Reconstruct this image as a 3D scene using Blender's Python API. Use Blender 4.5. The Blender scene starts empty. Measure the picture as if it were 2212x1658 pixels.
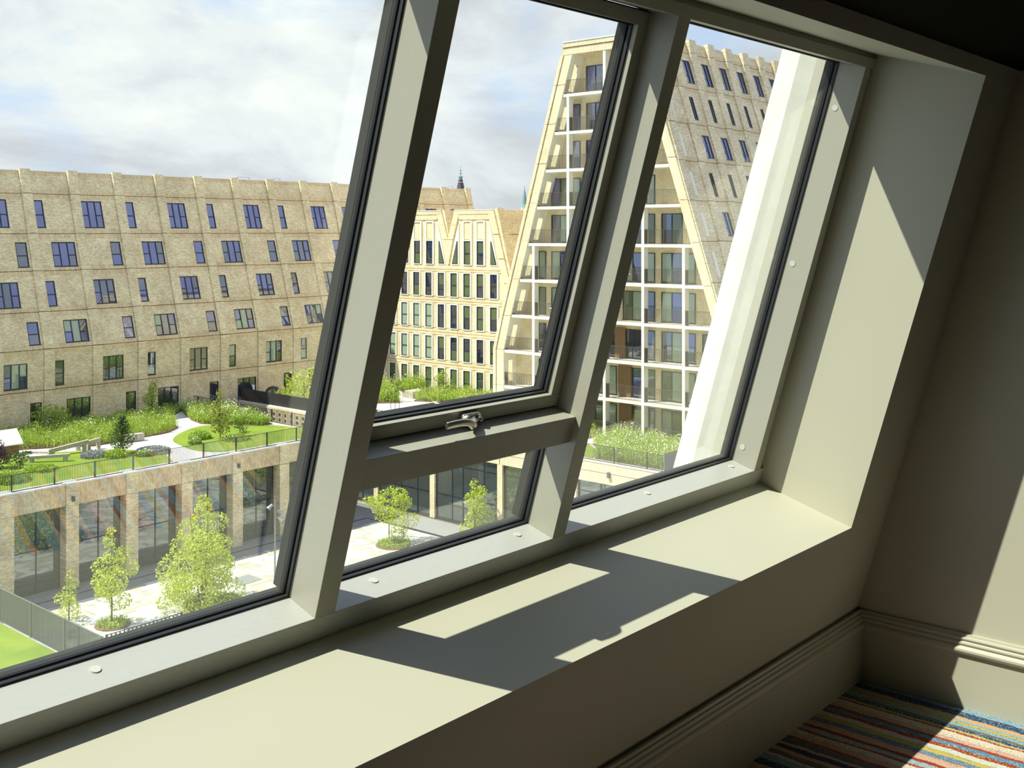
import bpy, math, random
from math import radians, sin, cos, tan, pi, atan2, floor
from mathutils import Vector, Matrix
random.seed(7)
sc = bpy.context.scene
COL = sc.collection
def V(*a): return Vector(a)

# ------------------------------------------------------------------ camera
AZ = atan2(3165 - 1106, 2363.0)
FWD = V(cos(AZ), sin(AZ), 0); RGT = V(sin(AZ), -cos(AZ), 0)
cam_d = bpy.data.cameras.new('camera'); cam = bpy.data.objects.new('camera', cam_d); COL.objects.link(cam)
cam_d.sensor_width = 36; cam_d.sensor_fit = 'HORIZONTAL'; cam_d.lens = 36 * 2363 / 2212
cam_d.shift_y = -329 / 2212; cam_d.clip_start = .05; cam_d.clip_end = 3000
cam.matrix_world = Matrix(((RGT.x, 0, -FWD.x, 0), (RGT.y, 0, -FWD.y, 0), (0, 1, 0, 0), (0, 0, 0, 1)))
sc.camera = cam
sc.view_settings.view_transform = 'Standard'; sc.view_settings.look = 'None'
sc.view_settings.gamma = 1; sc.view_settings.use_curve_mapping = False
sc.view_settings.exposure = 0.5
sc.cycles.max_bounces = 8; sc.cycles.diffuse_bounces = 5; sc.cycles.glossy_bounces = 4; sc.cycles.transparent_max_bounces = 16
sc.cycles.caustics_reflective = False; sc.cycles.caustics_refractive = False
sc.cycles.use_denoising = True

# ------------------------------------------------------------------ sun and sky
SUN_E = 6.4
L = V(.546, -.435, -1.0).normalized()
sd = bpy.data.lights.new('sun', 'SUN'); sd.energy = SUN_E; sd.angle = radians(.5); sd.color = (1, .955, .86)
so = bpy.data.objects.new('sun', sd); COL.objects.link(so); so.location = (-50, 40, 90)
so.rotation_euler = L.to_track_quat('-Z', 'Y').to_euler()

def build_sky():
    w = bpy.data.worlds.new('sky'); sc.world = w; w.use_nodes = True
    nt = w.node_tree; N = nt.nodes; K = nt.links; N.clear()
    out = N.new('ShaderNodeOutputWorld'); bg = N.new('ShaderNodeBackground'); K.new(bg.outputs[0], out.inputs[0])
    tc = N.new('ShaderNodeTexCoord'); sp = N.new('ShaderNodeSeparateXYZ'); K.new(tc.outputs['Generated'], sp.inputs[0])
    def M(op, a, b=None, c=None):
        m = N.new('ShaderNodeMath'); m.operation = op
        for i, v in enumerate((a, b, c)):
            if v is None: continue
            if isinstance(v, (int, float)): m.inputs[i].default_value = v
            else: K.new(v, m.inputs[i])
        return m.outputs[0]
    zc = M('MAXIMUM', sp.outputs[2], 0.0)
    cb = N.new('ShaderNodeCombineXYZ')
    K.new(sp.outputs[0], cb.inputs[0]); K.new(sp.outputs[1], cb.inputs[1]); K.new(M('MULTIPLY', zc, 2.1), cb.inputs[2])
    def noise(scale, detail, rough, dist, off):
        mp = N.new('ShaderNodeMapping'); mp.inputs['Location'].default_value = off
        K.new(cb.outputs[0], mp.inputs[0])
        n = N.new('ShaderNodeTexNoise'); n.inputs['Scale'].default_value = scale; n.inputs['Detail'].default_value = detail
        n.inputs['Roughness'].default_value = rough; n.inputs['Distortion'].default_value = dist
        K.new(mp.outputs[0], n.inputs['Vector']); return n.outputs[0]
    cover = noise(2.6, 8, .56, .35, SKY_OFF1)
    shade = noise(4.6, 9, .60, .35, SKY_OFF2)
    # fewer clouds high up, thick bank near the horizon
    cov = M('ADD', cover, M('MULTIPLY', M('SUBTRACT', .45, zc), .12))
    r1 = N.new('ShaderNodeValToRGB'); r1.color_ramp.elements[0].position = .42; r1.color_ramp.elements[1].position = .52
    K.new(cov, r1.inputs[0])
    r2 = N.new('ShaderNodeValToRGB'); e = r2.color_ramp.elements
    e[0].position = .36; e[0].color = (.53, .535, .60, 1); e[1].position = .66; e[1].color = (.83, .83, .83, 1)
    m1 = r2.color_ramp.elements.new(.50); m1.color = (.69, .70, .76, 1)
    K.new(shade, r2.inputs[0])
    r3 = N.new('ShaderNodeValToRGB'); e = r3.color_ramp.elements
    e[0].position = 0; e[0].color = (.52, .64, .84, 1); e[1].position = .8; e[1].color = (.22, .36, .80, 1)
    K.new(zc, r3.inputs[0])
    mx = N.new('ShaderNodeMix'); mx.data_type = 'RGBA'
    K.new(r1.outputs[0], mx.inputs[0]); K.new(r3.outputs[0], mx.inputs[6]); K.new(r2.outputs[0], mx.inputs[7])
    K.new(mx.outputs[2], bg.inputs[0]); bg.inputs[1].default_value = 1.14
SKY_OFF1 = (7.3, 2.1, 1.0); SKY_OFF2 = (1.0, 8.0, 2.0)
build_sky()

# ------------------------------------------------------------------ helpers
def lin(r, g, b):
    f = lambda c: (c / 255 / 12.92) if c <= 10 else ((c / 255 + .055) / 1.055) ** 2.4
    return (f(r), f(g), f(b), 1)
class MB:
    def __init__(s): s.v = []; s.f = []; s.m = []
    def quad(s, p, m=0):
        i = len(s.v); s.v += [tuple(q) for q in p]; s.f.append(tuple(range(i, i + len(p)))); s.m.append(m)
    def hexa(s, p, m=0, side=None):
        i = len(s.v); s.v += [tuple(q) for q in p]
        for k, f in enumerate(((0, 3, 2, 1), (4, 5, 6, 7), (0, 1, 5, 4), (1, 2, 6, 5), (2, 3, 7, 6), (3, 0, 4, 7))):
            s.f.append(tuple(i + j for j in f)); s.m.append(m)
    def box(s, x0, x1, y0, y1, z0, z1, m=0):
        s.hexa([(x0, y0, z0), (x1, y0, z0), (x1, y1, z0), (x0, y1, z0), (x0, y0, z1), (x1, y0, z1), (x1, y1, z1), (x0, y1, z1)], m)
    def prism(s, poly, ax, lo, hi, m=0, ms=None):
        """poly of 2D points extruded along axis ax; the two others take the points in x<y<z order"""
        def P(p, t):
            q = list(p); q.insert(ax, t); return tuple(q)
        n = len(poly); i = len(s.v)
        area = sum(poly[k][0] * poly[(k + 1) % n][1] - poly[(k + 1) % n][0] * poly[k][1] for k in range(n))
        if (area < 0) != (ax == 1): poly = poly[::-1]
        s.v += [P(p, lo) for p in poly] + [P(p, hi) for p in poly]
        s.f.append(tuple(i + k for k in range(n))[::-1]); s.m.append(m)
        s.f.append(tuple(i + n + k for k in range(n))); s.m.append(m)
        for k in range(n):
            j = (k + 1) % n
            s.f.append((i + k, i + j, i + n + j, i + n + k)); s.m.append(m if ms is None else ms)
    def tube(s, pts, r, n=8, m=0, cap=True):
        rs = r if isinstance(r, (list, tuple)) else [r] * len(pts)
        pts = [Vector(p) for p in pts]; base = len(s.v)
        for k, p in enumerate(pts):
            d = (pts[min(k + 1, len(pts) - 1)] - pts[max(k - 1, 0)]).normalized()
            a = d.cross(V(0, 0, 1)) if abs(d.z) < .95 else d.cross(V(1, 0, 0)); a.normalize(); b = d.cross(a)
            rr = rs[k]; ra, rb = rr if isinstance(rr, tuple) else (rr, rr)
            for j in range(n):
                t = 2 * pi * j / n; s.v.append(tuple(p + a * ra * cos(t) + b * rb * sin(t)))
        for k in range(len(pts) - 1):
            for j in range(n):
                a0 = base + k * n + j; a1 = base + k * n + (j + 1) % n
                s.f.append((a0, a0 + n, a1 + n, a1)); s.m.append(m)
        if cap:
            s.f.append(tuple(base + j for j in range(n))); s.m.append(m)
            s.f.append(tuple(base + (len(pts) - 1) * n + j for j in range(n))[::-1]); s.m.append(m)
    def lathe(s, prof, c=(0, 0, 0), n=20, m=0):
        base = len(s.v)
        for r, z in prof:
            for j in range(n):
                t = 2 * pi * j / n; s.v.append((c[0] + r * cos(t), c[1] + r * sin(t), c[2] + z))
        for k in range(len(prof) - 1):
            for j in range(n):
                a0 = base + k * n + j; a1 = base + k * n + (j + 1) % n
                s.f.append((a0, a1, a1 + n, a0 + n)); s.m.append(m)
        s.f.append(tuple(base + j for j in range(n))[::-1]); s.m.append(m)
        s.f.append(tuple(base + (len(prof) - 1) * n + j for j in range(n))); s.m.append(m)
    def mesh(s, name, mats, smooth=False):
        me = bpy.data.meshes.new(name); me.from_pydata(s.v, [], s.f)
        for m in mats: me.materials.append(m)
        if any(s.m): me.polygons.foreach_set('material_index', s.m)
        if smooth: me.polygons.foreach_set('use_smooth', [True] * len(me.polygons))
        me.update(); return me
WM = {}
def link(name, data, parent=None, M=None):
    o = bpy.data.objects.new(name, data); COL.objects.link(o)
    M = Matrix() if M is None else M
    WM[o] = M
    if parent is not None:
        o.parent = parent; o.matrix_local = WM[parent].inverted() @ M
    else: o.matrix_world = M
    return o
def tag(o, label=None, cat=None, group=None, kind=None):
    if label: o['label'] = label
    if cat: o['category'] = cat
    if group: o['group'] = group
    if kind: o['kind'] = kind
    return o
def empty(name, loc, **k):
    o = link(name, None, None, Matrix.Translation(Vector(loc))); o.empty_display_size = .2
    return tag(o, **k)
def part(name, mb, mats, parent=None, smooth=False, M=None, **k):
    """mb holds coordinates of frame M (world if None)"""
    if not isinstance(mats, (list, tuple)): mats = [mats]
    Mw = M
    if M is None:
        # put the origin at the middle of the part
        xs = [v[0] for v in mb.v]; ys = [v[1] for v in mb.v]; zs = [v[2] for v in mb.v]
        c = V((min(xs) + max(xs)) / 2, (min(ys) + max(ys)) / 2, min(zs))
        mb.v = [(v[0] - c.x, v[1] - c.y, v[2] - c.z) for v in mb.v]; Mw = Matrix.Translation(c)
    o = link(name, mb.mesh(name, mats, smooth), parent, Mw)
    return tag(o, **k)
def frame(o, ex, ey):
    ex = Vector(ex).normalized(); ey = Vector(ey).normalized(); ez = ex.cross(ey)
    return Matrix(((ex.x, ey.x, ez.x, o[0]), (ex.y, ey.y, ez.y, o[1]), (ex.z, ey.z, ez.z, o[2]), (0, 0, 0, 1)))
def T(x, y, z): return Matrix.Translation((x, y, z))

# ------------------------------------------------------------------ materials
class NT:
    def __init__(s, name):
        s.mat = bpy.data.materials.new(name); s.mat.use_nodes = True; s.t = s.mat.node_tree
        s.b = s.t.nodes['Principled BSDF']; s.out = s.t.nodes['Material Output']
    def n(s, kind, **inp):
        nd = s.t.nodes.new('ShaderNode' + kind)
        for k, v in inp.items():
            k = k.replace('_', ' ')
            if hasattr(v, 'is_linked') or isinstance(v, bpy.types.NodeSocket): s.t.links.new(v, nd.inputs[k])
            else: nd.inputs[k].default_value = v
        return nd
    def l(s, a, b): s.t.links.new(a, b)
    def math(s, op, *a):
        m = s.t.nodes.new('ShaderNodeMath'); m.operation = op
        for i, v in enumerate(a):
            if isinstance(v, (int, float)): m.inputs[i].default_value = v
            else: s.l(v, m.inputs[i])
        return m.outputs[0]
    def mix(s, f, a, b, mode='MIX'):
        m = s.t.nodes.new('ShaderNodeMix'); m.data_type = 'RGBA'; m.blend_type = mode
        for i, v in ((0, f), (6, a), (7, b)):
            if isinstance(v, (int, float, tuple)): m.inputs[i].default_value = v
            else: s.l(v, m.inputs[i])
        return m.outputs[2]
    def ramp(s, f, stops, const=False):
        r = s.t.nodes.new('ShaderNodeValToRGB'); s.l(f, r.inputs[0]); e = r.color_ramp.elements
        if const: r.color_ramp.interpolation = 'CONSTANT'
        e[0].position, e[0].color = stops[0]; e[1].position, e[1].color = stops[1]
        for p, c in stops[2:]:
            x = e.new(p); x.color = c
        return r.outputs[0]
    def bump(s, h, strength=.3, dist=.01):
        b = s.n('Bump'); b.inputs['Strength'].default_value = strength; b.inputs['Distance'].default_value = dist
        s.l(h, b.inputs['Height']); s.l(b.outputs[0], s.b.inputs['Normal'])
    def pos(s): return s.t.nodes.new('ShaderNodeNewGeometry').outputs['Position']
def plain(name, c, rough=.6, metal=0., spec=.5, var=0., vscale=3., bump=0., bscale=60., bdist=.004):
    t = NT(name); t.b.inputs['Roughness'].default_value = rough; t.b.inputs['Metallic'].default_value = metal
    t.b.inputs['Specular IOR Level'].default_value = spec
    if var:
        nz = t.n('TexNoise', Vector=t.pos(), Scale=vscale, Detail=5.)
        a = tuple(x * (1 - var) for x in c[:3]) + (1,); b = tuple(min(1, x * (1 + var)) for x in c[:3]) + (1,)
        t.l(t.ramp(nz.outputs[0], [(.3, a), (.7, b)]), t.b.inputs['Base Color'])
    else: t.b.inputs['Base Color'].default_value = c
    if bump:
        nz = t.n('TexNoise', Vector=t.pos(), Scale=bscale, Detail=3.); t.bump(nz.outputs[0], bump, bdist)
    return t.mat
def brick(name, ax, c1, c2, mortar, dark, vert=False, bw=.235, bh=.078, bump=.5, relief=False):
    t = NT(name); sp = t.n('SeparateXYZ', Vector=t.pos()); cb = t.n('CombineXYZ')
    u, v = sp.outputs[ax], sp.outputs[2]
    if vert: u, v = v, u
    t.l(u, cb.inputs[0]); t.l(v, cb.inputs[1])
    b = t.n('TexBrick', Vector=cb.outputs[0], Color1=c1, Color2=c2, Mortar=mortar, Scale=1.)
    b.inputs['Mortar Size'].default_value = .011 if not relief else .018; b.inputs['Brick Width'].default_value = bw
    b.inputs['Row Height'].default_value = bh; b.inputs['Mortar Smooth'].default_value = .3
    b2 = t.n('TexBrick', Vector=cb.outputs[0], Color1=(0, 0, 0, 1), Color2=(1, 1, 1, 1), Mortar=(0, 0, 0, 1), Scale=1.)
    b2.inputs['Mortar Size'].default_value = 0.; b2.inputs['Brick Width'].default_value = bw; b2.inputs['Row Height'].default_value = bh
    b2.inputs['Bias'].default_value = -.1
    sel = t.ramp(b2.outputs[0], [(0., (0, 0, 0, 1)), (.925, (1, 1, 1, 1))], True)
    n1 = t.n('TexNoise', Vector=t.pos(), Scale=.55, Detail=6., Roughness=.7)
    cl = t.mix(t.math('MULTIPLY', sel, .8), b.outputs[0], dark)
    cl = t.mix(1., cl, t.ramp(n1.outputs[0], [(.3, (.86, .82, .76, 1)), (.72, (1.2, 1.2, 1.16, 1))]), 'MULTIPLY')
    t.l(cl, t.b.inputs['Base Color']); t.b.inputs['Roughness'].default_value = .85
    h = t.math('SUBTRACT', 1., b.outputs[1])
    t.bump(h, bump, .03 if relief else .012)
    return t.mat
def carpet_mat():
    t = NT('carpet_stripes'); sp = t.n('SeparateXYZ', Vector=t.pos())
    d = t.math('SUBTRACT', 4.17, sp.outputs[0])
    al = sp.outputs[1]
    cb = t.n('CombineXYZ'); t.l(t.math('MULTIPLY', d, 6.), cb.inputs[0]); t.l(t.math('MULTIPLY', al, 5.), cb.inputs[1])
    w1 = t.n('TexNoise', Vector=cb.outputs[0], Scale=2.2, Detail=2.)
    cb2 = t.n('CombineXYZ'); t.l(t.math('MULTIPLY', d, 160.), cb2.inputs[0]); t.l(t.math('MULTIPLY', al, 90.), cb2.inputs[1])
    w2 = t.n('TexVoronoi', Vector=cb2.outputs[0], Scale=3.)
    spk = t.n('SeparateColor', Color=w2.outputs['Color'])
    dd = t.math('ADD', d, t.math('MULTIPLY', t.math('SUBTRACT', w1.outputs[0], .5), .022))
    dd = t.math('ADD', dd, t.math('MULTIPLY', t.math('SUBTRACT', spk.outputs[0], .5), .0055))
    f = t.math('FRACT', t.math('DIVIDE', dd, .80))
    lb = lin(150, 185, 205); nv = lin(32, 76, 120); oj = lin(224, 176, 128); ye = lin(205, 190, 90); rd = lin(165, 62, 30)
    cr = lin(226, 220, 204); pk = lin(226, 182, 155); gy = lin(110, 118, 120); bl = lin(90, 140, 175); wt = lin(222, 224, 218)
    seq = [(0, lb), (.045, nv), (.10, oj), (.13, lb), (.15, ye), (.175, lb), (.20, gy), (.225, nv), (.25, ye), (.262, rd), (.28, cr), (.33, pk),
           (.365, rd), (.38, bl), (.42, rd), (.45, wt), (.49, ye), (.53, bl), (.57, pk), (.62, rd), (.645, lb), (.68, rd), (.70, cr), (.74, pk), (.78, rd), (.80, gy), (.85, pk), (.87, nv), (.91, oj), (.94, gy), (.965, rd), (.98, cr)]
    c = t.ramp(f, seq, True)
    # yarn mix of neighbouring colours
    f2 = t.math('FRACT', t.math('ADD', f, .06)); c2 = t.ramp(f2, seq, True)
    k = t.math('GREATER_THAN', spk.outputs[1], .88)
    c = t.mix(k, c, c2); c = t.mix(t.math('MULTIPLY', spk.outputs[2], .22), c, (.12, .12, .13, 1))
    c = t.mix(1., c, (.80, .78, .76, 1), 'MULTIPLY')
    t.l(c, t.b.inputs['Base Color']); t.b.inputs['Roughness'].default_value = .95; t.b.inputs['Specular IOR Level'].default_value = .1
    t.bump(w2.outputs['Distance'], .5, .004)
    return t.mat
def glass_mat(name, tint, ior=1.5):
    t = NT(name); N = t.t.nodes; N.remove(t.b)
    tr = N.new('ShaderNodeBsdfTransparent'); tr.inputs[0].default_value = tint
    gl = N.new('ShaderNodeBsdfGlossy'); gl.inputs['Roughness'].default_value = 0.; gl.inputs['Color'].default_value = (1, 1, 1, 1)
    g = N.new('ShaderNodeNewGeometry'); dp = N.new('ShaderNodeVectorMath'); dp.operation = 'DOT_PRODUCT'
    t.l(g.outputs['Normal'], dp.inputs[0]); t.l(g.outputs['Incoming'], dp.inputs[1])
    fz = t.math('ADD', .085, t.math('MULTIPLY', .915, t.math('POWER', t.math('SUBTRACT', 1., t.math('ABSOLUTE', dp.outputs['Value'])), 5.)))
    mx = N.new('ShaderNodeMixShader'); t.l(fz, mx.inputs[0]); t.l(tr.outputs[0], mx.inputs[1]); t.l(gl.outputs[0], mx.inputs[2])
    t.l(mx.outputs[0], t.out.inputs[0]); return t.mat
def far_glass(name, base, refl=.25, tint=(.86, .92, 1., 1)):
    """coated double glazing: dark room, pale curtain or painted-in sky blue behind a mirror-like coat"""
    t = NT(name); N = t.t.nodes; t.b.inputs['Base Color'].default_value = base; t.b.inputs['Roughness'].default_value = .7
    t.b.inputs['Specular IOR Level'].default_value = 0.
    gl = N.new('ShaderNodeBsdfGlossy'); gl.inputs['Roughness'].default_value = .015; gl.inputs['Color'].default_value = tint
    lw = N.new('ShaderNodeLayerWeight'); lw.inputs[0].default_value = .35
    f = t.math('ADD', refl, t.math('MULTIPLY', lw.outputs[0], .5))
    mx = N.new('ShaderNodeMixShader'); t.l(f, mx.inputs[0]); t.l(t.b.outputs[0], mx.inputs[1]); t.l(gl.outputs[0], mx.inputs[2])
    t.l(mx.outputs[0], t.out.inputs[0]); return t.mat

PAINT = plain('wall_paint', (.50, .485, .385, 1), .55, spec=.35, var=.02, vscale=1.5, bump=.12, bscale=260, bdist=.0012)
DIM = plain('bounce_cut_wall_dark', (.07, .065, .05, 1), .7)  # unseen walls, coloured dark to cut light bouncing around the room
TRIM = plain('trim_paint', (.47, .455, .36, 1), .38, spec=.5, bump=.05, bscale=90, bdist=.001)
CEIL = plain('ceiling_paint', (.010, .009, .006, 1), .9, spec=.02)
def brushed(name, c, rough=.38):
    t = NT(name); t.b.inputs['Base Color'].default_value = c; t.b.inputs['Roughness'].default_value = rough; t.b.inputs['Specular IOR Level'].default_value = .5
    mp = t.n('Mapping', Vector=t.pos()); mp.inputs['Scale'].default_value = (40, 900, 60)
    nz = t.n('TexNoise', Vector=mp.outputs[0], Scale=1., Detail=3.)
    t.l(t.ramp(nz.outputs[0], [(.3, tuple(x * .93 for x in c[:3]) + (1,)), (.7, tuple(x * 1.05 for x in c[:3]) + (1,))]), t.b.inputs['Base Color'])
    return t.mat
METAL = brushed('grey_painted_aluminium', (.40, .39, .32, 1))
METAL2 = brushed('grey_painted_aluminium_rail', (.45, .452, .42, 1))
PLUG = plain('pale_plastic', (.55, .55, .5, 1), .4)
GASKET = plain('black_rubber', (.018, .019, .02, 1), .45)
SPACER = plain('dark_grey_spacer', (.010, .011, .012, 1), .5, spec=.25)
CHROME = plain('satin_steel', (.74, .72, .64, 1), .36, metal=1.)
DARKMETAL = plain('exterior_dark_metal', (.03, .034, .04, 1), .4)
GLASS = glass_mat('window_glass', (.93, .96, .93, 1), 1.52)
C1 = (.95, .87, .64, 1); C2 = (.66, .53, .34, 1); MO = (.45, .35, .23, 1); DK = (.10, .07, .045, 1)
BX = brick('brick_south', 0, C1, C2, MO, DK); BXV = brick('brick_south_soldier', 0, (.86, .72, .48, 1), (.60, .46, .29, 1), MO, DK, True)
S1 = (.88, .80, .60, 1); S2 = (.80, .67, .43, 1); SM = (.50, .40, .25, 1); SDK = (.34, .24, .14, 1)
BY = brick('brick_west', 1, S1, S2, SM, SDK, bump=.8); BYV = brick('brick_west_soldier', 1, S1, S2, SM, SDK, True, bh=.11, bw=.3, bump=1., relief=True)
MORT = plain('joint_shadow_gap', (.10, .075, .05, 1), .9)
CREAM = plain('pale_concrete', (.80, .77, .66, 1), .8, var=.05, vscale=2.)
WHITE = plain('white_window_surround', (.86, .85, .80, 1), .6)
CAP = plain('pale_metal_coping', (.72, .71, .68, 1), .45)
FR = plain('dark_window_frame', (.022, .028, .04, 1), .4)
G_DARK = far_glass('window_pane_dark', (.015, .02, .035, 1), .26, (.75, .82, 1., 1))
G_SKY = far_glass('window_pane_sky_tint', (.035, .045, .15, 1), .30, (.58, .63, 1., 1))  # blue sky reflection painted into the pane colour and mirror tint
G_GREEN = far_glass('window_pane_green', (.10, .13, .06, 1), .10)
G_CURT = far_glass('window_pane_curtain', (.30, .38, .28, 1), .10)
G_SHOP = far_glass('shopfront_pane', (.05, .06, .055, 1), .14)
RAIL = plain('dark_steel_railing', (.03, .03, .032, 1), .5)
RAILB = plain('dark_bronze_railing', (.10, .085, .065, 1), .5)
WOODW = plain('grey_weathered_wood', (.42, .38, .30, 1), .8, var=.15, vscale=4)
WOODB = plain('warm_timber', (.24, .14, .06, 1), .7, var=.1, vscale=5)
BARK = plain('bark', (.16, .12, .08, 1), .9)
MULCH = plain('bark_mulch', (.20, .12, .07, 1), .95, var=.3, vscale=8)
def leaf(name, a, b, c=None):
    t = NT(name); g = t.t.nodes.new('ShaderNodeNewGeometry')
    st = [(0., a), (1., b)] + ([(.5, c)] if c else [])
    t.l(t.ramp(g.outputs['Random Per Island'], st), t.b.inputs['Base Color'])
    t.b.inputs['Roughness'].default_value = .5; t.b.inputs['Specular IOR Level'].default_value = .3
    N = t.t.nodes; tl = N.new('ShaderNodeBsdfTranslucent'); t.l(t.b.inputs['Base Color'].links[0].from_socket, tl.inputs[0])
    mx = N.new('ShaderNodeMixShader'); mx.inputs[0].default_value = .3; t.l(t.b.outputs[0], mx.inputs[1]); t.l(tl.outputs[0], mx.inputs[2])
    t.l(mx.outputs[0], t.out.inputs[0]); return t.mat
LF_LIME = leaf('lime_leaves', (.42, .52, .05, 1), (.62, .66, .12, 1), (.50, .60, .07, 1))
LF_MEAD = leaf('meadow_leaves', (.22, .34, .04, 1), (.60, .68, .16, 1), (.38, .52, .07, 1))
LF_DARK = leaf('dark_leaves', (.05, .10, .02, 1), (.16, .24, .05, 1))
LF_OLIVE = leaf('olive_leaves', (.14, .20, .03, 1), (.42, .44, .08, 1))
LF_BUSH = leaf('bush_leaves', (.20, .32, .04, 1), (.46, .56, .09, 1))
LF_PURP = leaf('purple_leaves', (.05, .02, .04, 1), (.12, .05, .07, 1))
LF_LAV = leaf('lavender', (.30, .30, .42, 1), (.45, .48, .35, 1))
FLOWER = plain('white_petals', (.9, .9, .82, 1), .6)
FLOWR = plain('red_petals', (.75, .12, .10, 1), .6)
FLOWY = plain('yellow_petals', (.8, .62, .06, 1), .6)
def lawn_mat(name, a, b, sc_=14.):
    t = NT(name); nz = t.n('TexNoise', Vector=t.pos(), Scale=sc_, Detail=8., Roughness=.8); n2 = t.n('TexNoise', Vector=t.pos(), Scale=.5, Detail=2.)
    t.l(t.mix(.5, t.ramp(nz.outputs[0], [(.25, a), (.75, b)]), t.ramp(n2.outputs[0], [(.35, a), (.65, b)])), t.b.inputs['Base Color'])
    t.b.inputs['Roughness'].default_value = .9; t.bump(nz.outputs[0], .8, .05); return t.mat
LAWN = lawn_mat('lawn_grass', (.13, .22, .012, 1), (.27, .35, .022, 1))
def plaza_mat():
    t = NT('patterned_paving'); p = t.pos()
    n1 = t.n('TexNoise', Vector=p, Scale=.55, Detail=1.5, Distortion=1.2); n2 = t.n('TexNoise', Vector=p, Scale=.42, Detail=1., Distortion=1.6)
    a = t.ramp(n1.outputs[0], [(0., (.50, .475, .40, 1)), (.50, (.70, .68, .61, 1))], True)
    k = t.math('GREATER_THAN', n2.outputs[0], .565)
    c = t.mix(k, a, (.40, .375, .31, 1)); nz = t.n('TexNoise', Vector=p, Scale=9., Detail=5.)
    c = t.mix(.18, c, nz.outputs[1], 'OVERLAY'); t.l(c, t.b.inputs['Base Color']); t.b.inputs['Roughness'].default_value = .8; return t.mat
PLAZA = plaza_mat()
PAVEG = plain('grey_paving', (.27, .27, .265, 1), .8, var=.06, vscale=2)  # grey slabs, tone deepened to carry the podium's shade on the arcade strip
PATH = plain('pale_path_paving', (.72, .69, .62, 1), .8, var=.04, vscale=3)
COPPER = plain('green_copper', (.16, .30, .27, 1), .6); SLATE = plain('dark_slate', (.055, .05, .065, 1), .6); GOLD = plain('gilding', (.75, .55, .15, 1), .4, metal=.5)

# ================================================================== ROOM
TH = radians(16.4); A = V(4.2092, 1.8266, -1.5173)
FLZ = -1.771; YBF = 1.797; XW = 4.18      # floor height, face of the skirting, side wall
UU = V(0, -sin(TH), cos(TH)); NN = V(0, cos(TH), sin(TH)); XX = V(1, 0, 0)
FW = frame(A, XX, UU)                     # local x = along wall, y = up the slope, z = -n (into the room)
def wb(mb, s0, s1, u0, u1, n0, n1, m=0): mb.box(s0, s1, u0, u1, -n1, -n0, m)
def wpart(name, boxes, mat, parent=None, **k):
    mb = MB()
    for b in boxes: wb(mb, *b)
    bev = k.pop('bevel', 0); o = part(name, mb, mat, parent, M=FW, **k)
    if bev:
        md = o.modifiers.new('bevel', 'BEVEL'); md.width = bev; md.segments = 2; md.limit_method = 'ANGLE'
    return o
US, UH, SR, SLF = .4476, 2.132, -.3598, -3.80
CEU = 2.185
ceil_z = A.z + CEU * cos(TH)
wall = wpart('wall_front', [(-12.4, .6, -.02, US, 0, .62), (-12.4, .6, UH, 2.75, 0, .62), (-12.4, SLF, US, UH, 0, .62), (SR, .6, US, UH, 0, .62)], PAINT, kind='structure',
             label='beige sloping window wall with deep recess and sill')
mb = MB(); mb.box(-8.2, 4.8, YBF + .02, A.y + .18, FLZ - .02, A.z + .02); part('wall_front_lower', mb, PAINT, kind='structure', label='upright beige wall strip behind the skirting under the sloping wall')
# right wall, its outer end following the slope
mb = MB(); mb.prism([(-7.4, FLZ - .05), (2.0, FLZ - .05), (2.0, A.z), (2.0 - .2943 * 2.5, A.z + 2.5), (-7.4, A.z + 2.5)], 0, XW, XW + .25)
part('wall_right', mb, PAINT, kind='structure', label='beige side wall beyond the window recess')
mb = MB(); mb.box(-8.3, -8.1, -7.3, 2.6, FLZ - .05, 1.2); part('wall_left', mb, DIM, kind='structure', label='unseen wall behind the viewer, darkened and set back to cut bounced light')
mb = MB(); mb.box(-8.3, 4.9, -7.4, -7.2, FLZ - .05, 1.2); part('wall_back', mb, DIM, kind='structure', label='unseen wall opposite the window, darkened and set back to cut bounced light')
mb = MB(); mb.box(-8.3, 4.3, -7.4, A.y + .05, FLZ - .05, FLZ); part('floor', mb, carpet_mat(), kind='structure', label='carpet with wavy stripes in blue, orange, red, cream and yellow')
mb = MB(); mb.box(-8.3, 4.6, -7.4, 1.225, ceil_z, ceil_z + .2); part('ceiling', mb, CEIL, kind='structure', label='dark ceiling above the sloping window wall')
# baseboards
PROF = [(0, 0), (.0, .285), (.010, .285), (.0125, .276), (.018, .274), (.020, .268), (.018, .262), (.0155, .260), (.0205, .256), (.0225, .250), (.0205, .244), (.018, .242),
        (.024, .237), (.028, .230), (.0285, .222), (.025, .214), (.022, .210), (.013, .208), (.013, 0)]
PROF = [(o, z * .972) for o, z in PROF]
mb = MB(); n = len(PROF); pr = [(YBF + .013 - o, FLZ + z) for o, z in PROF]
mb.prism(pr, 0, -8.1, XW); part('baseboard_front', mb, TRIM, kind='structure', label='moulded beige skirting board along the foot of the window wall')
mb = MB(); mb.prism([(XW - o, FLZ + z) for o, z in PROF], 1, -7.2, YBF + .012)
part('baseboard_right', mb, TRIM, kind='structure', label='moulded beige skirting board along the side wall, partly in sunlight')

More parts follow.
